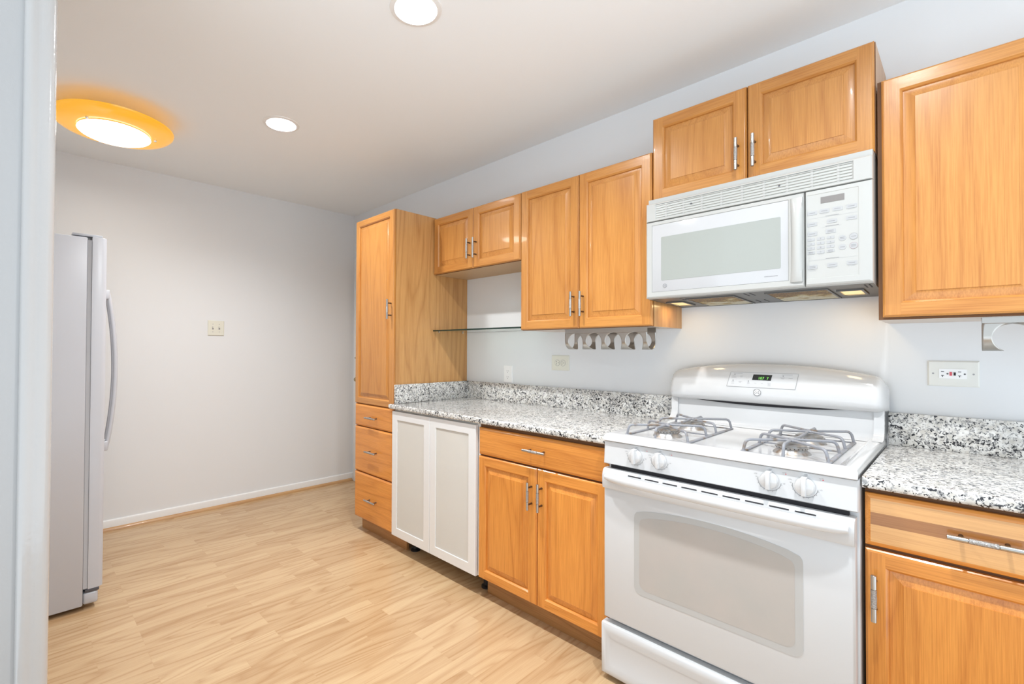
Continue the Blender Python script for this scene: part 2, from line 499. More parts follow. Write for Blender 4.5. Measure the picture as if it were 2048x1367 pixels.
# door beside the pantry, mostly hidden: casing and slab on the cabinet wall
door = struct(MB().box(-3.755, -2.95, -0.008, -0.0005, 0.01, 2.05).build('door_1', trim_m, smooth=0))
mb = MB()
mb.box(-3.815, -3.755, -0.021, -0.0005, 0.0, 2.115, bev=0.003)
mb.box(-2.95, -2.89, -0.021, -0.0005, 0.0, 2.115, bev=0.003)
mb.box(-3.755, -2.95, -0.021, -0.0005, 2.055, 2.115, bev=0.003)
mb.build('door_casing', trim_m, door)
MB().lathe([(0.0, -0.078), (0.015, -0.076), (0.022, -0.064), (0.016, -0.048), (0.011, -0.04), (0.011, -0.014), (0.032, -0.012), (0.032, -0.008)], (-3.70, 0, 0.967), 'y', 20).build('door_knob', brass, door)
MB().lathe([(0.0, -0.076), (0.004, -0.076), (0.005, -0.050), (0.024, -0.040), (0.030, -0.024), (0.032, -0.008)], (-3.70, 0, 1.167), 'y', 20).build('deadbolt', brass, door)

# ------------------------------------------------------------------ recessed lights and ceiling lamp
def can_light(lx, label):
    r = thing('recessed_light', label, 'ceiling light', (lx, LY, CEIL - 0.003), 'recessed ceiling lights')
    MB().lathe([(hole - 0.002, 0.012), (hole - 0.003, -0.002), (hole + 0.002, -0.006), (0.097, -0.003), (0.099, 0.0025)], (lx, LY, CEIL), 'z', 48).build('trim_ring', trim_m, r)
    MB().lathe([(hole - 0.003, 0.002), (0.072, 0.05), (0.064, 0.10), (0.0, 0.10)], (lx, LY, CEIL), 'z', 48).build('reflector', baffle_m, r)
    MB().lathe([(0.0, 0.040), (0.030, 0.042), (0.046, 0.050), (0.050, 0.060), (0.034, 0.098)], (lx, LY, CEIL), 'z', 32).build('bulb', bulb_glow, r)
    ld = bpy.data.lights.new('can_bulb_light', 'AREA'); ld.shape = 'DISK'; ld.size = 0.085
    ld.energy = CAN_POWER; ld.color = (0.95, 0.98, 1.0); ld.spread = math.radians(150)
    lo = bpy.data.objects.new('bulb_light', ld); COL.objects.link(lo)
    lo.location = (0, 0, 0.033); lo.parent = r
    return r
can_light(lights_x[0], 'small round recessed ceiling light farther from the camera, beside the amber ceiling lamp')
can_light(lights_x[1], 'large round recessed ceiling light cut by the top edge of the photo')
can_light(lights_x[2], 'round recessed ceiling light above the range, nearest the camera')

LC = (-2.970, -1.977)
lamp = thing('ceiling_lamp', 'flush ceiling lamp with an amber glass dish around a lit white dome', 'ceiling light', (LC[0], LC[1], CEIL - 0.125))
lc = (LC[0], LC[1], 0)
MB().lathe([(0.0, CEIL), (0.10, CEIL), (0.10, CEIL - 0.050), (0.09, CEIL - 0.062), (0.0, CEIL - 0.062)], lc, 'z', 40).build('ceiling_canopy', trim_m, lamp)
MB().lathe([(0.160, CEIL - 0.110), (0.19, CEIL - 0.111), (0.22, CEIL - 0.107), (0.25, CEIL - 0.097), (0.264, CEIL - 0.086), (0.272, CEIL - 0.078), (0.274, CEIL - 0.070),
            (0.268, CEIL - 0.073), (0.25, CEIL - 0.089), (0.22, CEIL - 0.099), (0.19, CEIL - 0.103), (0.160, CEIL - 0.104)], lc, 'z', 80).build('amber_dish', amber_glass, lamp)
MB().lathe([(0.0, CEIL - 0.150), (0.05, CEIL - 0.149), (0.10, CEIL - 0.144), (0.135, CEIL - 0.135), (0.156, CEIL - 0.126), (0.164, CEIL - 0.119), (0.162, CEIL - 0.113), (0.155, CEIL - 0.109), (0.0, CEIL - 0.085)], lc, 'z', 64, mis=[0] * 6 + [1] * 2).build('glass_dome', [opal_glow, trim_m], lamp)
for k in range(3):
    a = math.radians(75 + 120 * k)
    cx, cy = LC[0] + 0.184 * math.cos(a), LC[1] + 0.184 * math.sin(a)
    MB().box(cx - 0.006, cx + 0.006, cy - 0.006, cy + 0.006, CEIL - 0.121, CEIL - 0.108, bev=0.002).build('clip', chrome, lamp)
ld = bpy.data.lights.new('lamp_light', 'AREA'); ld.shape = 'DISK'; ld.size = 0.26; ld.energy = 3.4; ld.color = (1.0, 0.97, 0.90)
lo = bpy.data.objects.new('lamp_light', ld); COL.objects.link(lo); lo.location = (0, 0, -0.028); lo.parent = lamp

# ------------------------------------------------------------------ cabinet parts
def cab_door(parent, x0, x1, z0, z1, yf, mats, fw=0.044, t=0.02, slope=0.027):
    mb = MB()
    fn = XZ(yf)
    R = lambda i, d: (x0 + i, x1 - i, z0 + i, z1 - i, d)
    rail = [1, 0, 1, 0]
    o = 0.007
    mb.rings([R(0, t), R(0, 0.007), R(0.0035, 0.0035), R(0.0045, 0.001), R(o, 0.0)], fn, 0, fill=False, ring_m=[rail] * 4)
    a0, a1, b0, b1 = x0 + o, x1 - o, z0 + o, z1 - o
    i0, i1, j0, j1 = x0 + fw, x1 - fw, z0 + fw, z1 - fw
    q = lambda u0, u1, w0, w1, m: mb.add([fn(u0, w0, 0), fn(u1, w0, 0), fn(u1, w1, 0), fn(u0, w1, 0)], [(0, 1, 2, 3)], m)
    q(a0, i0, b0, b1, 0); q(i1, a1, b0, b1, 0); q(i0, i1, b0, j0, 1); q(i0, i1, j1, b1, 1)
    mb.rings([R(fw, 0), R(fw + 0.002, 0.002), R(fw + 0.006, 0.006), R(fw + 0.007, 0.0125), R(fw + 0.0085, 0.0125), R(fw + 0.008 + slope, 0.0030), R(fw + 0.0085 + slope, 0.0012)],
             fn, 0, fill=True, ring_m=[rail, rail, rail, 0, 0, 0])
    mb.rings([R(0, t)], fn, 0, fill=True)
    return mb.build('door', mats, parent, smooth=20)

def drawer_front(parent, x0, x1, z0, z1, yf, m, t=0.02, boards=None):
    mb = MB(); fn = XZ(yf)
    R = lambda i, d: (x0 + i, x1 - i, z0 + i, z1 - i, d)
    mb.rings([R(0, t), R(0, 0.008), R(0.004, 0.004), R(0.009, 0.0015), R(0.012, 0.0)], fn, 0, fill=not boards)
    if boards:
        a0, a1, b0, b1 = x0 + .012, x1 - .012, z0 + .012, z1 - .012
        zs = [b0, b0 + (b1 - b0) * 0.40, b0 + (b1 - b0) * 0.68, b1]
        for k in range(3):
            mb.add([fn(a0, zs[k], 0), fn(a1, zs[k], 0), fn(a1, zs[k + 1], 0), fn(a0, zs[k + 1], 0)], [(0, 1, 2, 3)], boards[k])
    mb.rings([R(0, t)], fn, 0, fill=True)
    return mb.build('drawer', m, parent, smooth=20)

HP = [(0.0045, -0.0622), (0.0062, -0.061), (0.0062, -0.026), (0.0048, -0.0252), (0.0048, -0.0244), (0.0068, -0.0236), (0.0064, -0.012), (0.0069, 0.0),
      (0.0064, 0.012), (0.0068, 0.0236), (0.0048, 0.0244), (0.0048, 0.0252), (0.0062, 0.026), (0.0062, 0.061), (0.0045, 0.0622)]
def handle(parent, x, z, yf, vert=True, off=0.031):
    mb = MB()
    prof = [(0.0, -0.0622)] + HP + [(0.0, 0.0622)]
    mis = [1 if 5 <= i <= 9 else 0 for i in range(len(prof) - 1)]
    mb.lathe(prof, (x, yf - off, z), 'z' if vert else 'x', 14, mis=mis)
    for k in (-1, 1):
        c = (x, yf, z + k * 0.038) if vert else (x + k * 0.038, yf, z)
        mb.lathe([(0.0048, 0.0), (0.0042, -0.004), (0.0038, -0.02), (0.0045, -off)], c, 'y', 10, mi=2)
    return mb.build('handle', [nickel, nickel_r, bronze], parent)

UPM = [oak_v, oak_h]; BSM = [base_v, base_h]
# upper cabinets: name, x range, z range, door edges
YU, YUC = -0.3177, -0.297
def wall_cabinet(label, x0, x1, z0, z1, doors, handles, dz=(0.003, 0.003), under=None):
    c = thing('wall_cabinet', label, 'cabinet', ((x0 + x1) / 2, 0, z0))
    mb = MB()
    mb.box(x0, x1, YUC, -0.0008, z0, z1, mi=0, faces={'-z': 1, '-y': 2})
    mb.build('carcass', [oak_side, under or under_ply, dark_gap], c, smooth=0)
    for a, b in doors:
        d = cab_door(c, a, b, z0 + dz[0], z1 - dz[1], YU, UPM)
        for hx, hz in handles:
            if a < hx < b: handle(d, hx, hz, YU)
    return c
wall_cabinet('short oak wall cabinet with two doors above the glass shelf', -2.2620, -1.5030, 1.7504, 2.1292,
             [(-2.2590, -1.8835), (-1.8800, -1.5050)], [(-1.907, 1.872), (-1.852, 1.870)], under=mat('tan_cabinet_underside', (0.56, 0.37, 0.20), 0.45))
wall_cabinet('tall two-door oak wall cabinet directly left of the microwave', -1.5012, -0.7490, 1.3570, 2.1300,
             [(-1.4995, -1.1275), (-1.1240, -0.7510)], [(-1.152, 1.480), (-1.098, 1.478)])
wall_cabinet('oak wall cabinet mounted highest, sitting on top of the microwave', -0.7475, -0.0005, 1.9030, 2.2720,
             [(-0.7460, -0.3765), (-0.3725, -0.0025)], [(-0.405, 2.007), (-0.347, 2.005)])
wall_cabinet('oak wall cabinet cut by the right photo edge, beside the microwave', 0.0030, 0.7650, 1.3530, 2.1320,
             [(0.0145, 0.3830), (0.3870, 0.7580)], [], dz=(0.008, 0.004))

# pantry
YT = -0.6390
pan = thing('pantry_cabinet', 'tall narrow oak pantry cabinet with one long door over three drawers', 'cabinet', (-2.494, -0.3, 0))
mb = MB()
mb.box(-2.7240, -2.2640, -0.6190, -0.0008, 0.098, 2.1370, faces={'-y': 1})
mb.build('carcass', [oak_side, dark_gap], pan, smooth=0)
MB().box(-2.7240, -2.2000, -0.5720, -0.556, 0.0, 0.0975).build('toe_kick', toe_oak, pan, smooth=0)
d = cab_door(pan, -2.7225, -2.2660, 0.8790, 2.1355, YT, UPM, fw=0.040)
handle(d, -2.288, 1.502, YT)
for (za, zb, hz) in ((0.7265, 0.8750, 0.7955), (0.4165, 0.7215, 0.5705), (0.1010, 0.4110, 0.2505)):
    d = drawer_front(pan, -2.7225, -2.2660, za, zb, YT, [base_h])
    handle(d, -2.4840, hz, YT, vert=False)

# frosted glass cabinet
fz0, fz1, YD = 0.1004, 0.8665, -0.6452
fr = thing('glass_door_cabinet', 'white base cabinet with two frosted glass doors under the granite counter', 'cabinet', (-1.881, -0.3, 0))
mb = MB()
x0, x1 = -2.2620, -1.5030
mb.box(x0, x0 + 0.018, -0.622, -0.02, fz0, 0.874); mb.box(x1 - 0.018, x1, -0.622, -0.02, fz0, 0.874)
mb.box(x0 + 0.018, x1 - 0.018, -0.622, -0.02, fz0, fz0 + 0.018)
mb.box(x0 + 0.018, x1 - 0.018, -0.622, -0.02, 0.856, 0.874); mb.box(x0 + 0.018, x1 - 0.018, -0.032, -0.02, fz0 + 0.018, 0.856)
mb.build('carcass', cab_white, fr, smooth=0)
for z in (0.375, 0.615):
    MB().box(x0 + 0.020, x1 - 0.020, -0.618, -0.034, z, z + 0.018).build('inner_shelf', cab_white, fr, smooth=0)
for a, b in ((-2.2610, -1.8915), (-1.8885, -1.5195)):
    mb = MB(); fn = XZ(YD); w = 0.052
    R = lambda i, d: (a + i, b - i, fz0 + i, fz1 - i, d)
    mb.rings([R(w, 0.019), R(0, 0.019), R(0, 0.002), R(0.002, 0.0), R(w - 0.001, 0.0), R(w, 0.001), R(w, 0.019)], fn, 0, fill=False)
    d = mb.build('door', alu, fr, smooth=20)
    MB().box(a + w + 0.0002, b - w - 0.0002, YD + 0.005, YD + 0.009, fz0 + w + 0.0002, fz1 - w - 0.0002).build('frosted_pane', frost, d, smooth=0)
MB().box(-1.5190, -1.5035, YD + 0.024, YD + 0.028, 0.70, 0.873).build('filler_strip', trim_m, fr, smooth=0)
for fx in (-2.165, -1.545):
    for fy in (-0.53, -0.10):
        MB().lathe([(0.0, 0.0), (0.030, 0.0), (0.030, 0.008), (0.018, 0.014), (0.018, 0.085), (0.028, 0.092), (0.028, fz0), (0.0, fz0)], (fx, fy, 0), 'z', 20).build('foot', black_plastic, fr)

# base cabinet between the glass doors and the range
bc = thing('base_cabinet', 'oak base cabinet with a wide drawer over two doors, left of the range', 'cabinet', (-1.14, -0.3, 0))
mb = MB()
mb.box(-1.5000, -0.7730, -0.6250, -0.0008, 0.100, 0.8775, faces={'-y': 1})
mb.build('carcass', [oak_side, dark_gap], bc, smooth=0)
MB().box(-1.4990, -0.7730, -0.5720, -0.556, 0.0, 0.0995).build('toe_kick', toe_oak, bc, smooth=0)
d = drawer_front(bc, -1.4985, -0.7750, 0.7240, 0.8590, YD, [base_h]); handle(d, -1.1245, 0.797, YD, vert=False)
d = cab_door(bc, -1.4985, -1.1305, 0.1050, 0.7160, YD, BSM); handle(d, -1.1560, 0.594, YD)
d = cab_door(bc, -1.1265, -0.7750, 0.1050, 0.7160, YD, BSM); handle(d, -1.0985, 0.598, YD)

# base cabinet right of the range
rb = thing('base_cabinet', 'oak base cabinet with a streaked drawer front, right of the range', 'cabinet', (0.23, -0.3, 0))
mb = MB()
mb.box(0.0030, 0.4600, -0.6250, -0.0008, 0.100, 0.8775, faces={'-y': 1})
mb.build('carcass', [oak_side, dark_gap], rb, smooth=0)
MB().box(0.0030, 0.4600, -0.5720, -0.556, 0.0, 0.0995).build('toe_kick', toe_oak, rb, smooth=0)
d = drawer_front(rb, 0.0045, 0.4570, 0.7230, 0.8640, YD, [base_h, board_dark, board_light], boards=[2, 1, 2]); handle(d, 0.2245, 0.7975, YD, vert=False)
d = cab_door(rb, 0.0045, 0.4570, 0.1050, 0.7130, YD, BSM, fw=0.042); handle(d, 0.0255, 0.593, YD)

# ------------------------------------------------------------------ counters and splashes
CT, CB, YC = 0.9099, 0.8785, -0.6600
def slab(pts, z0, z1, bev=0.009):
    mb = MB()
    bm = bmesh.new()
    A = [bm.verts.new((x, y, z0)) for x, y in pts]; B = [bm.verts.new((x, y, z1)) for x, y in pts]
    bot = bm.faces.new(A[::-1]); top = bm.faces.new(B)
    n = len(pts)
    for i in range(n): bm.faces.new((A[i], A[(i + 1) % n], B[(i + 1) % n], B[i]))
    eds = [e for e in bm.edges if all(v.co.y < -0.63 for v in e.verts) and abs(e.verts[0].co.z - e.verts[1].co.z) < 1e-4]
    bmesh.ops.bevel(bm, geom=eds, offset=bev, segments=4, profile=0.5, affect='EDGES')
    return mb.frombm(bm)
ctl = slab([(-2.2800, YC), (-0.7705, YC), (-0.7705, -0.0008), (-2.2625, -0.0008), (-2.2625, -0.6405), (-2.2800, -0.6405)], CB, CT).build('countertop', granite_m, smooth=30)
tag(ctl, 'speckled granite countertop over the frosted glass cabinet, left of the range', 'countertop')
ctr = slab([(0.0008, YC), (0.4700, YC), (0.4700, -0.0008), (0.0008, -0.0008)], CB, CT).build('countertop', granite_m, smooth=30)
tag(ctr, 'short speckled granite countertop right of the range', 'countertop')
tag(MB().box(-2.2425, -0.7660, -0.0205, -0.0008, CT + 0.0003, 1.0281, bev=0.0015).build('backsplash', granite_m, smooth=30),
    'long granite backsplash strip against the wall, left of the range', 'backsplash')
tag(MB().box(-2.2632, -2.2432, -0.6300, -0.0008, CT + 0.0003, 1.0281, bev=0.0015).build('backsplash', granite_m, smooth=30),
    'granite backsplash strip against the side of the tall pantry cabinet', 'backsplash')
tag(MB().box(0.0008, 0.4700, -0.0205, -0.0008, CT + 0.0003, 1.0281, bev=0.0015).build('backsplash', granite_m, smooth=30),
    'granite backsplash strip against the wall, right of the range', 'backsplash')

# ------------------------------------------------------------------ glass shelf
gs = thing('glass_shelf', 'clear glass shelf with a dark edge between pantry and wall cabinet', 'shelf', (-1.88, -0.16, 1.3700))
MB().box(-2.2625, -1.5020, -0.3180, -0.0030, 1.3705, 1.3795, faces={'-y': 1, '+y': 1}).build('glass_panel', [shelf_glass, shelf_edge], gs, smooth=0)
for px, py in ((-2.2580, -0.27), (-2.2580, -0.05), (-1.5065, -0.27), (-1.5065, -0.05)):
    MB().lathe([(0.0, -0.0045), (0.004, -0.0045), (0.004, 0.0045), (0.0, 0.0045)], (px, py, 1.3662), 'x', 12).build('shelf_pin', chrome, gs)

# ------------------------------------------------------------------ microwave
MX0, MX1, MYF = -0.7462, -0.0012, -0.3808
mwv = thing('microwave', 'white over-the-range microwave with a grey window and keypad', 'microwave', (-0.374, -0.19, 1.456))
def sl_bot(y): return 1.4685 + (y + 0.36) * -0.035 / 1.0
mb = MB()
mb.add([(MX0 + .002, -0.357, 1.470), (MX1 - .002, -0.357, 1.470), (MX1 - .002, -0.002, 1.457), (MX0 + .002, -0.002, 1.457),
        (MX0 + .002, -0.357, 1.900), (MX1 - .002, -0.357, 1.900), (MX1 - .002, -0.002, 1.900), (MX0 + .002, -0.002, 1.900)],
       [(0, 4, 7, 3), (1, 2, 6, 5), (0, 1, 5, 4), (3, 7, 6, 2), (0, 3, 2, 1), (4, 5, 6, 7)], [0, 0, 0, 0, 1, 0])
body = mb.build('body', [plastic_w, under_steel], mwv, smooth=0)
# underside fittings follow the slightly sloped bottom
def ub(y): return 1.470 - 0.013 * (y + 0.357) / 0.355
def under_patch(x0, x1, y0, y1, th, skew=0.0):
    mb = MB()
    c = [(x0, y0), (x1, y0), (x1 + skew, y1), (x0 + skew, y1)]
    mb.add([(x, y, ub(y) - 0.0001) for x, y in c] + [(x, y, ub(y) - th) for x, y in c],
           [(0, 1, 2, 3), (7, 6, 5, 4), (0, 4, 5, 1), (1, 5, 6, 2), (2, 6, 7, 3), (3, 7, 4, 0)])
    return mb
for x0_, x1_ in ((-0.605, -0.430), (-0.315, -0.135)):
    mb = under_patch(x0_, x1_, -0.300, -0.040, 0.0025)
    fl = mb.build('grease_filter', filter_m, mwv, smooth=0)
    mb = MB()
    for a, b, c_, d_ in ((x0_ - .006, x0_, -.306, -.034), (x1_, x1_ + .006, -.306, -.034), (x0_, x1_, -.306, -.300), (x0_, x1_, -.040, -.034)):
        q = under_patch(a, b, c_, d_, 0.004); mb.add(q.v, q.f)
    mb.build('filter_frame', under_steel, fl, smooth=0)
for x0_, x1_ in ((-0.712, -0.652), (-0.108, -0.048)):
    lm = under_patch(x0_, x1_, -0.235, -0.115, 0.002).build('cooktop_lamp', amber_em, mwv, smooth=0)
    mb = MB()
    for a, b, c_, d_ in ((x0_ - .008, x0_, -.243, -.107), (x1_, x1_ + .008, -.243, -.107), (x0_, x1_, -.243, -.235), (x0_, x1_, -.115, -.107)):
        q = under_patch(a, b, c_, d_, 0.005); mb.add(q.v, q.f)
    mb.build('lamp_frame', under_steel, lm, smooth=0)
    ld = bpy.data.lights.new('cooktop_lamp_light', 'AREA'); ld.shape = 'RECTANGLE'; ld.size = 0.05; ld.size_y = 0.10
    ld.energy = 0.16; ld.color = (1.0, 0.72, 0.36)
    lo = bpy.data.objects.new('cooktop_lamp_light', ld); COL.objects.link(lo); lo.parent = lm
    lo.location = Vector(((x0_ + x1_) / 2, -0.175, ub(-0.175) - 0.004)) - worldloc(mwv)
# vent slots pressed into the underside
for x, ya, yb2 in ((-0.030, -.33, -.26), (-0.018, -.33, -.26), (-0.385, -.33, -.26), (-0.365, -.33, -.26), (-0.625, -.33, -.26), (-0.40, -.12, -.05), (-0.37, -.12, -.05)):
    under_patch(x, x + 0.004, ya, yb2, 0.0008).build('underside_slot', black_m, mwv, smooth=0)
# vent grille
gz0, gz1 = 1.7995, 1.8775
mb = MB(); fn = XZ(MYF)
mb.rings([(MX0, MX1, gz0, gz1, 0.024), (MX0, MX1, gz0, gz1, 0.008), (MX0 + .002, MX1 - .002, gz0 + .001, gz1 - .003, 0.003), (MX0 + .006, MX1 - .006, gz0 + .002, gz1 - .006, 0.0),
          (-0.7060, -0.0480, 1.8080, 1.8690, 0.0), (-0.7020, -0.0520, 1.8085, 1.8685, 0.0034)], fn, 0, fill=False)
mb.add([fn(-0.7020, 1.8085, 0.0034), fn(-0.0520, 1.8085, 0.0034), fn(-0.0520, 1.8685, 0.0034), fn(-0.7020, 1.8685, 0.0034)], [(0, 1, 2, 3)], 1)
mb.rings([(MX0, MX1, gz0, gz1, 0.024)], fn, 0)
vg = mb.build('vent_grille', [plastic_w, louver_in], mwv, smooth=30)
mb = MB()
for k in range(6):
    z = 1.8135 + k * 0.0100
    mb.prism([(0.0032, z - 0.0010), (0.0, z), (0.0002, z + 0.0016), (0.0032, z + 0.0016)], lambda a, b, d: (d, MYF + a, b), -0.7020, -0.0520)
for k in range(9):
    x = -0.66 + k * 0.0715
    mb.box(x - 0.004, x + 0.004, MYF + 0.0016, MYF + 0.0032, 1.8087, 1.8683)
mb.build('louver', plastic_w, vg, smooth=0)
for x, z in ((-0.557, 1.842), (-0.254, 1.838)):
    MB().lathe([(0.0035, -0.0008), (0.0, -0.0008)], (x, MYF, z), 'y', 12).build('screw_hole', dark_line, vg, smooth=0)
# door
DX0, DX1, DZ0, DZ1 = MX0, -0.1815, 1.4720, 1.7975
mb = MB(); fn = XZ(MYF)
mb.rings([(DX0, DX1, DZ0, DZ1, 0.024), (DX0, DX1, DZ0, DZ1, 0.008), (DX0 + .002, DX1 - .001, DZ0 + .002, DZ1 - .001, 0.003), (DX0 + .007, DX1 - .003, DZ0 + .007, DZ1 - .003, 0.0),
          (-0.7200, -0.2260, 1.4965, 1.7825, 0.0), (-0.7185, -0.2275, 1.4980, 1.7810, 0.0022)], fn, 0)
mb.rings([(DX0, DX1, DZ0, DZ1, 0.024)], fn, 0)
md = mb.build('door', plastic_w, mwv, smooth=30)
mb = MB(); mb.box(-0.7180, -0.2280, MYF + 0.0006, MYF + 0.0022, 1.4985, 1.7805, bev=0.0006)
mb.build('door_glass', plastic_d, md, smooth=30)
mb = MB(); mb.prism(rrect(-0.6795, -0.2505, 1.5440, 1.7270, 0.004, 3), lambda a, b, d: (a, d, b), MYF + 0.0006, MYF - 0.0002)
mb.build('window', mw_glass, md, smooth=0)
def emblem(parent, x, y, z, r, tilt=0.0, mats=None, nm='emblem'):
    """round badge with an interlaced two-letter monogram"""
    ct, st = math.cos(tilt), math.sin(tilt)
    P = lambda a, b, d=0.0: (x + a, y - d * ct + b * st, z + b * ct + d * st)
    mb = MB()
    rows = [[P(rr * math.cos(2 * PI * k / 40), rr * math.sin(2 * PI * k / 40), h) for k in range(40)] for rr, h in ((r, 0.0002), (r, 0.0012), (0.0001, 0.0012))]
    mb.grid(rows, 0, closed=True)
    rows = [[P(rr * math.cos(2 * PI * k / 40), rr * math.sin(2 * PI * k / 40), 0.0014) for k in range(40)] for rr in (r * 0.97, r * 0.84)]
    mb.grid(rows, 1, closed=True)
    for k in range(4):
        a = PI / 4 + k * PI / 2
        cx, cy = r * 0.70 * math.cos(a), r * 0.70 * math.sin(a)
        rows = [[P(cx + rr * math.cos(2 * PI * j / 12), cy + rr * math.sin(2 * PI * j / 12), 0.0014) for j in range(10)] for rr in (r * 0.16, r * 0.10)]
        mb.grid(rows, 1)
    text_mesh(mb, 'GE', lambda a, b: P(a + 0.18 * b, b, 0.0015), r * 1.05, 1)
    return mb.build(nm, mats, parent, smooth=0, merge=False)
emblem(md, -0.6640, MYF + 0.0006, 1.5215, 0.0085, mats=[lite_print, grey_print])
mb = MB()
for k in range(10): mb.box(-0.3010 + k * 0.0042, -0.2978 + k * 0.0042, MYF + 0.0002, MYF + 0.0006, 1.5175, 1.5200)
mb.build('small_print', grey_print, md, smooth=0)
# bowed vertical handle of the door
rows = []
for i in range(21):
    u = i / 20; z = 1.4900 + u * 0.2920
    bow = math.sin(PI * u) ** 0.7
    w = 0.0165 + 0.003 * (1 - bow)
    xc = -0.2040 + 0.003 * bow; d = 0.006 + 0.020 * bow
    rows.append([(xc - w, MYF + 0.001, z), (xc - w * 0.85, MYF - d * 0.55, z), (xc - w * 0.35, MYF - d * 0.95, z), (xc + w * 0.35, MYF - d, z), (xc + w * 0.9, MYF - d * 0.75, z), (xc + w, MYF + 0.001, z)])
mb = MB().grid(rows); mb.add(rows[0], [list(range(6))]); mb.add(rows[-1], [list(range(6))])
mb.build('handle', plastic_w, md, smooth=60)
# control panel
CX0, CX1 = -0.1785, MX1
mb = MB()
mb.rings([(CX0, CX1, DZ0, DZ1, 0.024), (CX0, CX1, DZ0, DZ1, 0.008), (CX0 + .001, CX1 - .002, DZ0 + .002, DZ1 - .001, 0.003), (CX0 + .003, CX1 - .009, DZ0 + .007, DZ1 - .003, 0.0),
          (-0.1730, -0.0360, 1.4965, 1.7825, 0.0), (-0.1720, -0.0370, 1.4975, 1.7815, 0.0012)], fn, 0)
mb.rings([(CX0, CX1, DZ0, DZ1, 0.024)], fn, 0)
cp = mb.build('control_panel', plastic_w, mwv, smooth=30)
MB().box(-0.1350, -0.0720, MYF + 0.0002, MYF + 0.0012, 1.7480, 1.7690).build('display', disp_grey, cp, smooth=0)
KY = MYF + 0.0012
prt = MB()
def key(xc, zc, w, h, txt=None, lines=1, below=0, rnd=False):
    mb = MB()
    pts = rrect(xc - w / 2, xc + w / 2, zc - h / 2, zc + h / 2, (min(w, h) / 2 - 0.0001) if rnd else 0.0018, 5)
    mb.prism(pts, lambda a, b, d: (a, d, b), KY - 0.0001, KY - 0.0011)
    mb.build('key', keypad_m, cp, smooth=0)
    y = KY - 0.0013
    if txt: text_mesh(prt, txt, lambda a, b: (xc + a, y, zc + b), h * 0.75, 0)
    else:
        for k in range(lines):
            zz = zc + (k - (lines - 1) / 2) * 0.0040
            n = max(4, int(w * 0.62 / 0.0022))
            for q in range(n):
                prt.add([(xc - w * .31 + (q + e) * w * .62 / n, y, zz + f) for e, f in ((.12, -.0009), (.88, -.0009), (.88, .0009), (.12, .0009))], [(0, 1, 2, 3)])
    for k in range(below):
        zz = zc - h / 2 - 0.003 - k * 0.003
        prt.add([(xc + a * w * .33, KY - 0.0003, zz + b * .0006) for a, b in ((-1, -1), (1, -1), (1, 1), (-1, 1))], [(0, 1, 2, 3)], 1)
for xc, zc, bl in ((-0.1585, 1.7200, 0), (-0.1250, 1.7215, 1), (-0.0900, 1.7220, 0), (-0.0540, 1.7230, 1)): key(xc, zc, 0.027, 0.0130, below=bl)
for xc, zc in ((-0.1585, 1.6820), (-0.1050, 1.6840), (-0.0540, 1.6850)): key(xc, zc, 0.027, 0.0130)
key(-0.1585, 1.6490, 0.027, 0.0130); key(-0.1085, 1.6510, 0.027, 0.0140, lines=2)
nums = iter('123456789')
for r_ in range(3):
    for c_ in range(3): key(-0.1620 + c_ * 0.0265, 1.6300 - r_ * 0.0150, 0.0205, 0.0095, txt=next(nums))
key(-0.1620, 1.5850, 0.0205, 0.0095, lines=2); key(-0.1355, 1.5850, 0.0205, 0.0095, txt='0', below=1); key(-0.1090, 1.5850, 0.0205, 0.0095, lines=2)
key(-0.0775, 1.6225, 0.019, 0.019, lines=2, rnd=True); key(-0.0490, 1.6235, 0.021, 0.021, lines=1, rnd=True)
key(-0.0775, 1.5930, 0.019, 0.019, lines=1, rnd=True); key(-0.0490, 1.5935, 0.021, 0.021, lines=2, rnd=True)
key(-0.1585, 1.5360, 0.027, 0.0140, lines=2, below=2); key(-0.1050, 1.5375, 0.027, 0.0130, below=1); key(-0.0540, 1.5385, 0.027, 0.0130, below=1)
for z, a, b in ((1.7010, -0.168, -0.040), (1.6670, -0.130, -0.080), (1.5585, -0.168, -0.040)):
    prt.add([(x, KY - 0.0003, z + d) for x, d in ((a, -.0003), (b, -.0003), (b, .0003), (a, .0003))], [(0, 1, 2, 3)], 1)
    for q in range(12):
        x = -0.122 + q * 0.0030
        prt.add([(x + e * .0024, KY - 0.0004, z + .0022 + f * .0008) for e, f in ((0, -1), (1, -1), (1, 1), (0, 1))], [(0, 1, 2, 3)], 0)
for (xc, zc), mi in (((-0.0490, 1.6235), 0), ((-0.0490, 1.5935), 2)):
    prt.grid([[(xc + r * math.cos(2 * PI * k / 32), KY - 0.0012, zc + r * math.sin(2 * PI * k / 32)) for k in range(32)] for r in (0.0106, 0.0100)], mi, closed=True)
prt.build('key_lettering', [grey_print, lite_print, mat('pink_ring_print', (0.40, 0.22, 0.24), 0.5)], cp, smooth=0, merge=False)

# ------------------------------------------------------------------ range
RX0, RX1 = -0.7655, -0.0035
XC = (RX0 + RX1) / 2
rg = thing('range', 'white freestanding gas range with four burners and an oven window', 'stove', (XC, -0.35, 0))
MB().box(RX0 + .003, RX1 - .001, -0.655, -0.03, 0.012, 0.902, bev=0.003).build('body', enamel_soft, rg, smooth=30)
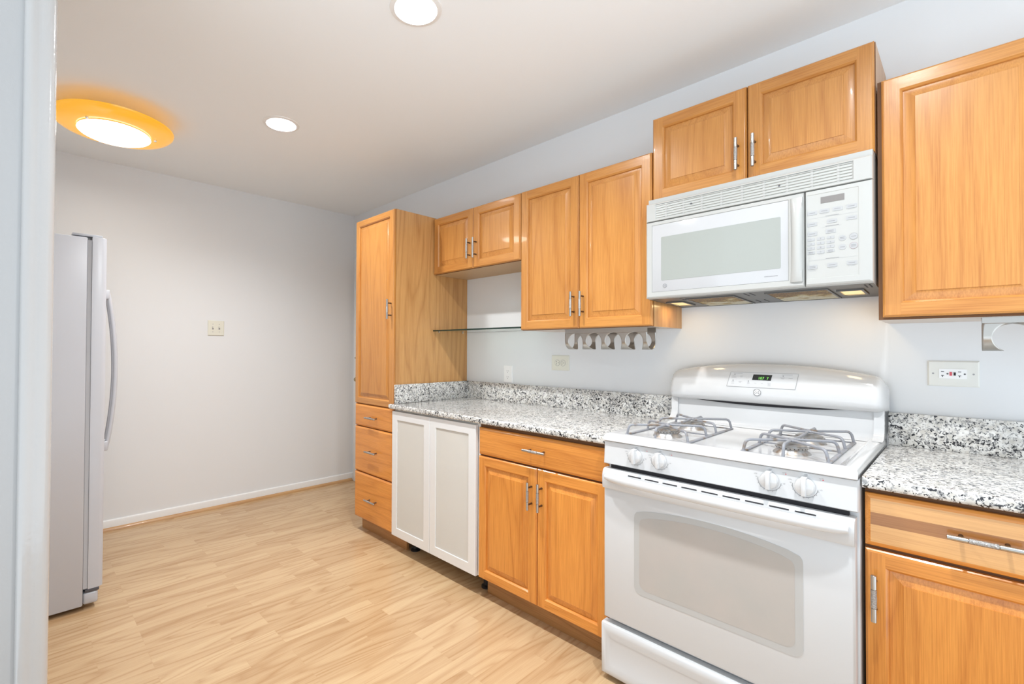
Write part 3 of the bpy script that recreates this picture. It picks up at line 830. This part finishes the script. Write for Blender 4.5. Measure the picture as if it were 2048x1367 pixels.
# cooktop
mb = MB(); F = lambda a, b, d: (a, b, d)
x0, x1, y0, y1 = RX0, RX1, -0.6960, -0.028
R = lambda i, z, yi=None: (x0 + i, x1 - i, y0 + (i if yi is None else yi), y1, z)
mb.rings([R(0.003, 0.9035, 0.003), R(0.0, 0.9065, 0.0), R(0.0, 0.917, 0.004), R(0.002, 0.926, 0.010), R(0.007, 0.9315, 0.018), R(0.014, 0.9330, 0.027), R(0.030, 0.9325, 0.036),
          (x0 + .036, x1 - .036, y0 + .042, -0.0815, 0.9305), (x0 + .046, x1 - .046, y0 + .052, -0.0835, 0.9235), (x0 + .052, x1 - .052, y0 + .058, -0.0850, 0.9225)], F)
mb.rings([R(0.003, 0.9035, 0.003)], F)
mb.build('cooktop', enamel, rg, smooth=50)
# riser behind the burners, with flared side wings
mb = MB()
pr = [(-0.150, 0.9335), (-0.118, 0.9355), (-0.098, 0.942), (-0.086, 0.955), (-0.080, 0.975), (-0.078, 1.040), (-0.030, 1.040), (-0.030, 0.9335)]
for a, b in ((RX0 + .0005, RX0 + .030), (RX1 - .030, RX1 - .0005)):
    mb.prism(pr, lambda u, v, d: (d, u, v), a, b)
pr2 = [(-0.098, 0.9240), (-0.084, 0.9275), (-0.076, 0.937), (-0.072, 0.952), (-0.070, 1.036), (-0.032, 1.036), (-0.032, 0.9240)]
mb.prism(pr2, lambda u, v, d: (d, u, v), RX0 + .030, RX1 - .030)
mb.build('riser', enamel, rg, smooth=50)
# backguard
GX0, GX1 = -0.7765, 0.0055
GXC, GH = (GX0 + GX1) / 2, (GX1 - GX0) / 2
def bg_top(x):
    s_ = abs(x - GXC) / GH
    return 1.152 + 0.043 * (1 - s_ ** 2.2) - 0.040 * max(0, (s_ - 0.90) / 0.10) ** 2.5
def bg_front(x, v):
    """v 0..1 bottom to top of the front face"""
    s_ = abs(x - GXC) / GH
    e = max(0.0, 1 - max(0, (s_ - 0.93) / 0.07) ** 2 * 0.55)
    zt = bg_top(x); zb = 1.0300 + 0.007 * max(0, (s_ - 0.90) / 0.10) ** 2
    z = zb + (zt - zb) * v
    prof = [(0.0, -0.084), (0.06, -0.100), (0.16, -0.108), (0.35, -0.107), (0.60, -0.097), (0.80, -0.086), (0.92, -0.074), (0.975, -0.062), (1.0, -0.048)]
    for (va, ya), (vb, yb_) in zip(prof, prof[1:]):
        if v <= vb + 1e-9:
            y = ya + (yb_ - ya) * (v - va) / (vb - va); break
    return (x, -0.024 + (y + 0.024) * e, z)
VS = [0.0, 0.03, 0.06, 0.11, 0.16, 0.25, 0.35, 0.48, 0.60, 0.70, 0.80, 0.87, 0.92, 0.95, 0.975, 0.99, 1.0]
rows = []
N = 56
for i in range(N + 1):
    s_ = -math.cos(PI * i / N); x = GXC + GH * (0.5 * s_ + 0.5 * (2 * i / N - 1) if 0 < i < N else s_)
    fr_ = [bg_front(x, v) for v in VS]
    rows.append(fr_ + [(x, -0.022, fr_[-1][2] - 0.001), (x, -0.022, 1.0300)])
mb = MB().grid(rows, closed=True)
mb.add(rows[0], [list(range(len(rows[0])))]); mb.add(rows[-1], [list(range(len(rows[0])))])
gd = mb.build('backguard', enamel, rg, smooth=50)
# dark vent slit below it (bows down in the middle)
sl = []
for i in range(25):
    x = -0.665 + i * (0.560 / 24); s_ = abs(i - 12) / 12
    sl.append([(x, -0.0795, 1.0305), (x, -0.0795, 1.0300 - 0.0110 * (1 - s_ ** 2))])
MB().grid([[(p[0], -0.0788, p[2]) for p in r] for r in sl]).build('vent_slit', black_m, gd, smooth=0)
def v_at(x, z):
    zb = 1.030; return (z - zb) / (bg_top(x) - zb)
def on_bg(x, z, off):
    v = min(max(v_at(x, z), 0.0), 1.0); p = bg_front(x, v)
    return (x, p[1] - off, z)
# touch panel
rows = []
for j in range(13):
    z = 1.098 + j * (0.061 / 12)
    sh = (z - 1.098) * 0.20
    rows.append([on_bg(-0.516 + sh + (0.249 - 0.3 * sh) * i / 20, z, 0.0010) for i in range(21)])
tp = MB().grid(rows).build('touch_panel', enamel_soft, gd, smooth=60)
mb = MB()
edge = [r[0] for r in rows] + rows[-1][1:] + [r[-1] for r in rows[::-1]][1:] + rows[0][::-1][1:-1]
mb.tube([Vector(p) for p in edge] + [Vector(edge[0])], 0.0009, 6)
mb.build('panel_outline', lite_print, tp)
rows = [[on_bg(-0.4200 + 0.004 * j / 6 + 0.068 * i / 8, 1.1285 + j * (0.023 / 6), 0.0018) for i in range(9)] for j in range(7)]
ds = MB().grid(rows).build('display', disp_m, tp, smooth=60)
mb = MB()
text_mesh(mb, '107  7', lambda a, b: on_bg(-0.3790 + a, 1.1365 + b, 0.0024), 0.0150, 0)
mb.build('digits', digit_m, ds, smooth=0, merge=False)
PP = {'l': MB(), 'c': MB(), 'r': MB()}
def dash(x, z, w, h=0.0012, mi=0): PP['l' if x < -0.45 else 'c' if x < -0.34 else 'r'].add([on_bg(x + a * w / 2, z + b * h / 2, 0.0017) for a, b in ((-1, -1), (1, -1), (1, 1), (-1, 1))], [(0, 1, 2, 3)], mi)
for x, z, w in ((-0.475, 1.1540, 0.034), (-0.489, 1.1420, 0.015), (-0.489, 1.1365, 0.018), (-0.461, 1.1430, 0.010), (-0.461, 1.1395, 0.008), (-0.493, 1.1195, 0.012), (-0.493, 1.1120, 0.012),
                (-0.465, 1.1205, 0.012), (-0.465, 1.1165, 0.008), (-0.433, 1.1180, 0.008), (-0.433, 1.1140, 0.010), (-0.407, 1.1165, 0.008), (-0.383, 1.1165, 0.008), (-0.357, 1.1165, 0.012), (-0.357, 1.1120, 0.010), (-0.357, 1.1075, 0.010),
                (-0.296, 1.1540, 0.036), (-0.312, 1.1420, 0.016), (-0.312, 1.1385, 0.010), (-0.284, 1.1410, 0.014)): dash(x, z, w)
for x, z in ((-0.487, 1.1490), (-0.310, 1.1490), (-0.433, 1.1235), (-0.492, 1.1240)): dash(x, z, 0.0030, 0.0030, 1)
for mb in PP.values(): mb.build('panel_print', [lite_print, dark_line], tp, smooth=0, merge=False)
tl = -0.115
p_ = on_bg(-0.399, 1.0780, 0.0002)
emblem(gd, -0.399, p_[1], 1.0780, 0.0150, tilt=0.12, mats=[white_plate, dark_line])

# control panel with knobs (leans back slightly)
PZ0, PZ1, PYB, PYT = 0.8160, 0.9015, -0.6925, -0.6865
mb = MB()
q = lambda a, z, d: (a, PYB + (PYT - PYB) * (z - PZ0) / (PZ1 - PZ0) + d, z)
mb.rings([(RX0, RX1, PZ0, PZ1, 0.045), (RX0, RX1, PZ0, PZ1, 0.004), (RX0 + .003, RX1 - .003, PZ0 + .003, PZ1 - .001, 0.0)], q)
mb.rings([(RX0, RX1, PZ0, PZ1, 0.045)], q)
kp = mb.build('control_panel', enamel_soft, rg, smooth=40)
MB().box(RX0 + .020, RX1 - .022, -0.672, -0.6555, 0.795, 0.8158).build('vent_gap', black_m, rg, smooth=0)
def pface(z): return PYB + (PYT - PYB) * (z - PZ0) / (PZ1 - PZ0)
tilt = math.atan2(PYT - PYB, PZ1 - PZ0)
for kx, small in ((-0.636, True), (-0.547, True), (-0.211, False), (-0.122, False)):
    kprt = MB(); kz = 0.8620; y = pface(kz); r = 0.0250
    mb = MB()
    mb.lathe([(r, -0.0003), (r, -0.004), (r * 0.93, -0.010), (r * 0.90, -0.0145), (r * 0.82, -0.016), (0.0, -0.016)], (kx, y, kz), 'y', 40)
    # grip bar
    gp = [(-0.0052, -r * 0.97), (0.0052, -r * 0.97), (0.0060, 0.0), (0.0068, r * 1.12), (-0.0068, r * 1.12), (-0.0060, 0.0)]
    mb.prism(gp, lambda a, b, d: (kx + a, d, kz + b), y - 0.0008, y - 0.027, bev=0.0022, seg=2)
    mb.build('knob', enamel, kp, smooth=40)
    off = lambda a, b, rr=0: (kx + a, pface(kz + b) - 0.0006, kz + b)
    R0 = 0.0305
    kprt.grid([[off(rr * math.cos(a), rr * math.sin(a)) for a in [math.radians(172 + k * 5.5) for k in range(34)]] for rr in (R0 - 0.0004, R0 + (0.0003 if small else 0.0005))], 0)
    for k in range(9):
        a = math.radians(185 + k * 20)
        kprt.add([off(rr * math.cos(a + e), rr * math.sin(a + e)) for rr, e in ((R0 + .0015, -.02), (R0 + .0035, -.02), (R0 + .0035, .02), (R0 + .0015, .02))], [(0, 1, 2, 3)], 1)
    text_mesh(kprt, 'OFF', lambda a, b: off(0.002 + a, 0.0325 + b), 0.0048, 1)
    text_mesh(kprt, 'LITE', lambda a, b: off(-0.0370 + a, 0.0130 + b), 0.0048, 1)
    text_mesh(kprt, 'HI', lambda a, b: off(-0.0350 + a, 0.0045 + b), 0.0048, 1)
    text_mesh(kprt, 'LO', lambda a, b: off(0.0375 + a, -0.0030 + b), 0.0048, 1)
    kprt.add([off(0.0400 + a, 0.0245 + b) for a, b in ((0, 0), (0.0035, 0), (0.0035, 0.0022), (0, 0.0022))], [(0, 1, 2, 3)], 2)
    for a, b in ((0.033, 0.0245), (0.033, 0.0285), (0.0385, 0.0295)):
        kprt.add([off(a + u, b + w) for u, w in ((0, 0), (0.0045, 0), (0.0045, 0.0006), (0, 0.0006))], [(0, 1, 2, 3)], 1)
    kprt.build('dial_print', [dark_line, grey_print, red_print], kp, smooth=0, merge=False)

# burners and grates
BY = (-0.520, -0.275); BX = (-0.5925, -0.1900)
for bx in BX:
    for by in BY:
        b = MB().lathe([(0.052, 0.0), (0.050, 0.004), (0.043, 0.009), (0.041, 0.013), (0.044, 0.017), (0.046, 0.021), (0.040, 0.0225), (0.040, 0.0235)], (bx, by, 0.9226), 'z', 40).build('burner', burner_m, rg)
        MB().lathe([(0.040, 0.0237), (0.041, 0.0265), (0.036, 0.0285), (0.018, 0.0300), (0.0, 0.0300)], (bx, by, 0.9226), 'z', 40).build('burner_cap', burner_m, b)
        mb = MB()
        for k in range(26):
            a = 2 * PI * k / 26
            c = Vector((bx + 0.0452 * math.cos(a), by + 0.0452 * math.sin(a), 0.9226 + 0.019))
            tx, ty = -math.sin(a) * 0.0015, math.cos(a) * 0.0015
            rx, ry = math.cos(a) * 0.0012, math.sin(a) * 0.0012
            mb.add([(c.x - tx + rx, c.y - ty + ry, c.z - .0016), (c.x + tx + rx, c.y + ty + ry, c.z - .0016), (c.x + tx + rx, c.y + ty + ry, c.z + .0016), (c.x - tx + rx, c.y - ty + ry, c.z + .0016)], [(0, 1, 2, 3)])
        mb.build('flame_port', black_m, b, smooth=0)
def arc_leg(p0, ptop, pend, rad=0.016):
    """finger rising from the grate rim, bending inward and running to the hub"""
    p0, ptop, pend = Vector(p0), Vector(ptop), Vector(pend)
    d0 = (ptop - p0).normalized(); d1 = (pend - ptop).normalized()
    path = [p0, ptop - d0 * rad]
    for k in range(1, 6):
        u = k / 6
        a = ptop - d0 * rad; c = ptop + d1 * rad
        path.append(a * (1 - u) ** 2 + ptop * 2 * u * (1 - u) + c * u * u)
    path += [ptop + d1 * rad, pend]
    return path
def grate(x0, x1, y0, y1, bx):
    mb = MB()
    zb, zt, r = 0.9262, 0.9640, 0.0046
    for x in (x0, x1): mb.box(x - 0.006, x + 0.006, y0, y1, zb - 0.0035, zb + 0.0025, bev=0.001, seg=1)
    for y in (y0, y1): mb.box(x0, x1, y - 0.003, y + 0.003, zb - 0.0035, zb + 0.001, bev=0.001, seg=1)
    for by in BY:
        for sx, xe in ((-1, x0), (1, x1)):
            for sy in (-1, 1):
                ye = by + sy * 0.072
                if by == BY[0] and sy < 0: ye = y0 + 0.006
                if by == BY[1] and sy > 0: ye = y1 - 0.006
                mb.tube(arc_leg((xe, ye, zb), (xe - sx * 0.008, ye - sy * 0.002, zt), (bx + sx * 0.010, by + sy * 0.016, zt)), r, 8)
        mb.tube([(bx, by - 0.024, zt), (bx, by + 0.024, zt)], r, 8)
        mb.tube([(bx - 0.012, by - 0.018, zt), (bx + 0.012, by - 0.018, zt)], r, 8)
        mb.tube([(bx - 0.012, by + 0.018, zt), (bx + 0.012, by + 0.018, zt)], r, 8)
    mb.tube(arc_leg((bx, y0, zb), (bx, y0 + 0.008, zt), (bx, BY[0] - 0.02, zt)), r, 8)
    mb.tube(arc_leg((bx, y1, zb), (bx, y1 - 0.008, zt), (bx, BY[1] + 0.02, zt)), r, 8)
    mb.tube([(bx, BY[0] + 0.02, zt), (bx, (BY[0] + BY[1]) / 2, zt - 0.004), (bx, BY[1] - 0.02, zt)], r, 8)
    ym = (BY[0] + BY[1]) / 2
    mb.box(x0, x1, ym - 0.003, ym + 0.003, zb - 0.003, zb + 0.001)
    mb.build('grate', grate_m, rg, smooth=50)
grate(-0.7060, -0.4760, -0.6270, -0.1680, BX[0])
grate(-0.3020, -0.0780, -0.6270, -0.1680, BX[1])

# oven door
OZ0, OZ1, OY = 0.2290, 0.7230, -0.6900
mb = MB(); fn = XZ(OY)
mb.rings([(RX0, RX1 - .006, OZ0, 0.7985, 0.030), (RX0, RX1 - .006, OZ0, 0.7985, 0.006), (RX0 + .002, RX1 - .008, OZ0 + .004, 0.7965, 0.002), (RX0 + .008, RX1 - .014, OZ0 + .010, 0.790, 0.0)], fn)
mb.rings([(RX0, RX1 - .006, OZ0, 0.7985, 0.030)], fn)
od = mb.build('oven_door', enamel_soft, rg, smooth=40)
# protruding handle rail with its slot row
lip = [(-0.6895, 0.722), (-0.6990, 0.7245), (-0.7025, 0.731), (-0.7035, 0.770), (-0.7015, 0.7825), (-0.6965, 0.7935), (-0.6895, 0.7985)]
lp = MB().prism(lip, lambda a, b, d: (d, a, b), RX0 + .0008, RX1 - .0068).build('handle_rail', enamel_soft, od, smooth=45)
mb = MB()
for k in range(9):
    xa = -0.661 + k * 0.0645
    mb.add([(xa, -0.70075, 0.7865), (xa + 0.050, -0.70075, 0.7865), (xa + 0.050, -0.6990, 0.7900), (xa, -0.6990, 0.7900)], [(0, 1, 2, 3)])
mb.build('vent_slot', black_m, lp, smooth=0)
rows = []
for i in range(41):
    u = i / 40; x = RX0 + 0.018 + u * (RX1 - RX0 - 0.036)
    s_ = abs(2 * u - 1)
    yc = -0.7300 + 0.0200 * s_ ** 5
    ez = 0.0168 * (1 - 0.45 * s_ ** 16); ey = 0.0135 * (1 - 0.20 * s_ ** 16)
    rows.append([(x, yc + ey * math.cos(2 * PI * k / 18), 0.7705 + ez * math.sin(2 * PI * k / 18)) for k in range(18)])
mb = MB().grid(rows, closed=True); mb.add(rows[0], [list(range(18))]); mb.add(rows[-1], [list(range(18))])
mb.build('handle', enamel, od, smooth=60)
# window with the arched top
def win_outline(k=0.0):
    hw, zb, zs, zt = 0.2570 - k, 0.3640 + k, 0.6500 - k, 0.6885 - k
    cx = -0.3845; r = 0.026
    pts = []
    for cxx, s0 in ((cx - hw + r, PI), (cx + hw - r, 1.5 * PI)):
        for j in range(7): pts.append((cxx + r * math.cos(s0 + PI / 2 * j / 6), zb + r + r * math.sin(s0 + PI / 2 * j / 6)))
    pts.append((cx + hw, zs - 0.012))
    pts += [(cx + hw - 0.002, zs), (cx + hw - 0.008, zs + 0.0085)]
    for j in range(1, 20):
        s_ = 1 - 2 * j / 20
        x = cx + (hw - 0.014) * s_
        pts.append((x, zt - 0.0245 * s_ * s_))
    pts += [(cx - hw + 0.008, zs + 0.0085), (cx - hw + 0.002, zs), (cx - hw, zs - 0.012)]
    return pts
ow = MB().prism(win_outline(), lambda a, b, d: (a, d, b), OY + 0.001, OY - 0.0012).build('oven_window', oven_dots, od, smooth=0)
MB().prism(win_outline(0.020), lambda a, b, d: (a, d, b), OY - 0.0010, OY - 0.0016).build('window_glass', oven_glass, ow, smooth=0)
# storage drawer
mb = MB(); fn = XZ(-0.7040)
mb.rings([(RX0 - .006, RX1 - .002, 0.020, 0.2095, 0.045), (RX0 - .006, RX1 - .002, 0.020, 0.2095, 0.012), (RX0 - .004, RX1 - .004, 0.022, 0.2075, 0.005), (RX0 + .002, RX1 - .010, 0.028, 0.202, 0.0),
          (RX0 + .018, RX1 - .026, 0.044, 0.185, 0.0), (RX0 + .034, RX1 - .042, 0.060, 0.160, 0.007)], fn)
mb.rings([(RX0 - .006, RX1 - .002, 0.020, 0.2095, 0.045)], fn)
mb.build('storage_drawer', enamel_soft, rg, smooth=60)
for fx in (RX0 + 0.05, RX1 - 0.05):
    for fy in (-0.60, -0.08):
        MB().lathe([(0.0, 0.0), (0.016, 0.0), (0.016, 0.0125), (0.0, 0.0125)], (fx, fy, 0), 'z', 16).build('foot', black_plastic, rg)

# ------------------------------------------------------------------ refrigerator
FX0, FX1 = -3.600, -2.690
rf = thing('refrigerator', 'white side-by-side refrigerator half hidden behind the near wall', 'refrigerator', ((FX0 + FX1) / 2, -2.45, 0))
MB().box(FX0, FX1, -2.860, -2.108, 0.022, 1.782, bev=0.006).build('cabinet', fridge_m, rf, smooth=30)
MB().box(FX0 + .006, FX1 - .005, -2.1075, -2.0905, 0.10, 1.770).build('gasket', fridge_gasket, rf, smooth=0)
def bowed_door(x0, x1, name='door'):
    mb = MB()
    pts = [(x1 - .0, -2.0900), (x1, -2.052), (x1 - .006, -2.040)]
    for j in range(9):
        u = j / 8; x = x1 - 0.014 - u * (x1 - x0 - 0.028)
        pts.append((x, -2.0330 - 0.0))
    pts += [(x0 + .006, -2.040), (x0, -2.052), (x0, -2.0900)]
    return mb.prism(pts, lambda a, b, d: (a, b, d), 0.098, 1.788, bev=0.003).build(name, fridge_m, rf, smooth=40)
dn = bowed_door(-3.138, FX1); df = bowed_door(FX0, -3.146)
for dr, hx in ((dn, -3.105), (df, -3.180)):
    path, rr = [], []
    for i in range(25):
        u = i / 24; z = 0.690 + u * 0.875
        path.append((hx, -1.985 + 0.040 * math.sin(PI * u) ** 0.8, z)); rr.append(0.011)
    mb = MB().tube(path, rr, 12)
    for z in (0.705, 1.550): mb.box(hx - 0.013, hx + 0.013, -2.0335, -1.976, z - 0.026, z + 0.026, bev=0.004)
    mb.build('handle', fridge_m, dr, smooth=50)
for a, b in ((FX1 - 0.12, FX1 - 0.012), (FX0 + 0.012, FX0 + 0.12)): MB().box(a, b, -2.165, -2.050, 1.7885, 1.800, bev=0.003).build('hinge_cover', fridge_m, rf, smooth=30)
MB().box(FX0 + .004, FX1 - .003, -2.107, -2.050, 0.024, 0.080, bev=0.010, seg=3).build('kick_grille', fridge_m, rf, smooth=40)
hinge_m = mat('dark_hinge_steel', (0.12, 0.125, 0.15), 0.35, metal=0.6)
for a, b in ((FX1 - 0.10, FX1 - 0.004), (FX0 + 0.004, FX0 + 0.10)): MB().box(a, b, -2.100, -2.046, 0.0805, 0.0975, bev=0.002).build('lower_hinge', hinge_m, rf, smooth=30)
for fx in (FX0 + 0.08, FX1 - 0.08):
    for fy in (-2.78, -2.16):
        MB().lathe([(0.0, 0.0), (0.02, 0.0), (0.02, 0.0225), (0.0, 0.0225)], (fx, fy, 0), 'z', 16).build('foot', black_plastic, rf)

# ------------------------------------------------------------------ outlets and switch
def plate_mesh(w, h, T, m, parent, name='cover_plate'):
    mb = MB()
    fnp = lambda a, b, d: T(a, b, d)
    mb.rings([(-w / 2, w / 2, -h / 2, h / 2, 0.0003), (-w / 2, w / 2, -h / 2, h / 2, 0.003), (-w / 2 + .004, w / 2 - .004, -h / 2 + .004, h / 2 - .004, 0.0062)], fnp)
    return mb.build(name, m, parent, smooth=25)
def disc(mb, T, a, b, r, d, mi=0, n=20): mb.add([T(a + r * math.cos(2 * PI * k / n), b + r * math.sin(2 * PI * k / n), d) for k in range(n)], [list(range(n))], mi)
def patch(mb, T, a, b, w, h, d, mi=0): mb.add([T(a + u * w / 2, b + v * h / 2, d) for u, v in ((-1, -1), (1, -1), (1, 1), (-1, 1))], [(0, 1, 2, 3)], mi)
def wall_T(x, z): return lambda a, b, d: (x + a, -d, z + b)
# white vertical duplex
o1 = thing('wall_outlet', 'small upright white duplex outlet just above the granite backsplash', 'outlet', (-1.8675, 0, 1.0330))
T = wall_T(-1.8675, 1.0890)
p = plate_mesh(0.074, 0.112, T, white_plate, o1)
for s_ in (-1, 1):
    mb = MB(); mb.prism(rrect(-0.0165, 0.0165, s_ * 0.0195 - 0.0135, s_ * 0.0195 + 0.0135, 0.011), lambda a, b, d: T(a, b, d), 0.006, 0.0078)
    sk = mb.build('socket', white_plate, o1, smooth=30)
    mb = MB(); patch(mb, T, -0.006, s_ * 0.0195 + 0.003, 0.0022, 0.008, 0.0080); patch(mb, T, 0.006, s_ * 0.0195 + 0.003, 0.0022, 0.006, 0.0080); disc(mb, T, 0, s_ * 0.0195 - 0.007, 0.0024, 0.0080)
    mb.build('slot', grey_print, sk, smooth=0)
# ivory sideways duplex
o2 = thing('wall_outlet', 'ivory sideways outlet with two round sockets under the hook rack', 'outlet', (-1.4555, 0, 1.1280))
T = wall_T(-1.4555, 1.1735)
plate_mesh(0.125, 0.089, T, ivory, o2)
for s_ in (-1, 1):
    mb = MB()
    rows = [[T(s_ * 0.0195 + r * math.cos(2 * PI * k / 32), r * math.sin(2 * PI * k / 32), d) for k in range(32)] for r, d in ((0.0175, 0.006), (0.0170, 0.0078), (0.0001, 0.0078))]
    mb.grid(rows, closed=True)
    rows = [[T(s_ * 0.0195 + r * math.cos(2 * PI * k / 32), r * math.sin(2 * PI * k / 32), 0.0064) for k in range(32)] for r in (0.0186, 0.0174)]
    mb.grid(rows, 1, closed=True)
    sk = mb.build('socket', [ivory, grey_print], o2, smooth=30)
    mb = MB()
    for a, b in ((-0.0055, 0.0062), (-0.0055, -0.0062), (0.0085, 0.0)): disc(mb, T, s_ * 0.0195 + a, b, 0.0027, 0.0080)
    mb.build('slot', dark_line, sk, smooth=0)
mb = MB(); disc(mb, T, 0, 0, 0.0028, 0.0066); mb.build('screw', grey_print, o2, smooth=0)
# GFCI
o3 = thing('wall_outlet', 'sideways white outlet with red and black test buttons, right of the range', 'outlet', (0.1665, 0, 1.1290))
T = wall_T(0.1665, 1.1750)
plate_mesh(0.125, 0.088, T, mat('white_gfci_plate', (0.80, 0.795, 0.745), 0.3), o3)
mb = MB(); mb.prism(rrect(-0.0335, 0.0335, -0.0165, 0.0165, 0.002), lambda a, b, d: T(a, b, d), 0.006, 0.0080)
sk = mb.build('receptacle', white_plate, o3, smooth=30)
mb = MB()
for s_ in (-1, 1):
    cx = s_ * 0.0205 - 0.0045
    patch(mb, T, cx, 0.0072, 0.0075, 0.0024, 0.0083); patch(mb, T, cx, -0.0062, 0.0075, 0.0022, 0.0083); patch(mb, T, cx, -0.0085, 0.0022, 0.0055, 0.0083)
    disc(mb, T, cx + 0.0120, -0.0002, 0.0027, 0.0083)
mb.build('slot', dark_line, sk, smooth=0)
MB().box(0.1665 - 0.0080, 0.1665 - 0.0020, -0.0102, -0.0079, 1.1685, 1.1815).build('reset_button', red_print, sk, smooth=0)
MB().box(0.1665 + 0.0018, 0.1665 + 0.0070, -0.0102, -0.0079, 1.1695, 1.1800).build('test_button', black_m, sk, smooth=0)
for a in (-0.0485, 0.0485):
    mb = MB(); disc(mb, T, a, 0, 0.0028, 0.0066); mb.build('screw', lite_print, o3, smooth=0)
# double switch on the back wall
sw = thing('light_switch', 'ivory double toggle light switch on the back wall', 'light switch', (XB, -1.2200, 1.3510))
T = lambda a, b, d: (XB + d, -1.2200 + a, 1.4100 + b)
plate_mesh(0.118, 0.118, T, ivory, sw)
for s_ in (-1, 1):
    mb = MB(); y = -1.2200 + s_ * 0.023
    mb.box(XB + 0.005, XB + 0.0068, y - 0.0055, y + 0.0055, 1.398, 1.422, 1)
    mb.box(XB + 0.006, XB + 0.016, y - 0.004, y + 0.004, 1.411, 1.420, 0, bev=0.001)
    mb.build('toggle', [ivory, lite_print], sw, smooth=30)
    for z in (0.030, -0.030):
        mb = MB(); disc(mb, T, s_ * 0.023, z, 0.0028, 0.0066); mb.build('screw', lite_print, sw, smooth=0)

# ------------------------------------------------------------------ stainless hook racks
def hook_rack(xl, zt, label):
    """U-shaped steel trough hung open end up, with round holes cut straight through front and back"""
    n, pitch, rc, zc, leg = 5, 0.1050, 0.0425, 1.2925, 0.0200
    yF, cr = -0.2860, 0.0440
    zb = zc - 0.0385 + cr                       # where the round bottom begins
    th = 0.0014
    L = 2 * (leg + rc) + (n - 2) * pitch
    hx = [xl + leg + rc + k * pitch for k in range(n - 1)]
    rk = thing('hook_rack', label, 'hook rack', (xl + L / 2, yF + cr, zt), 'stainless hook racks')
    zs = zc + rc
    MB().box(xl, xl + L, yF, yF + th, zs, zt - 0.0004).build('front_strip', steel, rk, smooth=0)
    MB().box(xl, xl + L, yF + 2 * cr - th, yF + 2 * cr, zs, zt - 0.0004).build('back_strip', steel, rk, smooth=0)
    MB().box(xl, xl + L, yF + 2 * cr + 0.0002, yF + 2 * cr + 0.03, zt - 0.0020, zt - 0.0004).build('mounting_flange', steel, rk, smooth=0)
    path = [(yF + th / 2, zs - (zs - zb) * j / 14) for j in range(15)]
    path += [(yF + cr - (cr - th / 2) * math.cos(a), zb - (cr - th / 2) * math.sin(a)) for a in [PI * j / 36 for j in range(1, 36)]]
    path += [(yF + 2 * cr - th / 2, zb + (zs - zb) * j / 14) for j in range(15)]
    for k in range(n):
        rows = []
        for y, z in path:
            d = z - zc
            cut = math.sqrt(max(0.0, rc * rc - d * d))
            x0_ = xl if k == 0 else hx[k - 1] + cut
            x1_ = xl + L if k == n - 1 else hx[k] - cut
            rows.append([(x0_ + (x1_ - x0_) * i / 6, y, z) for i in range(7)])
        o = MB().grid(rows).build('hook', steel, rk, smooth=60)
        md_ = o.modifiers.new('thickness', 'SOLIDIFY'); md_.thickness = th; md_.offset = 0
    return rk
hook_rack(-1.2260, 1.3565, 'stainless steel rack of five curled hooks under the two-door wall cabinet')
hook_rack(0.2310, 1.3525, 'stainless steel hook rack cut by the right photo edge, under the wall cabinet')
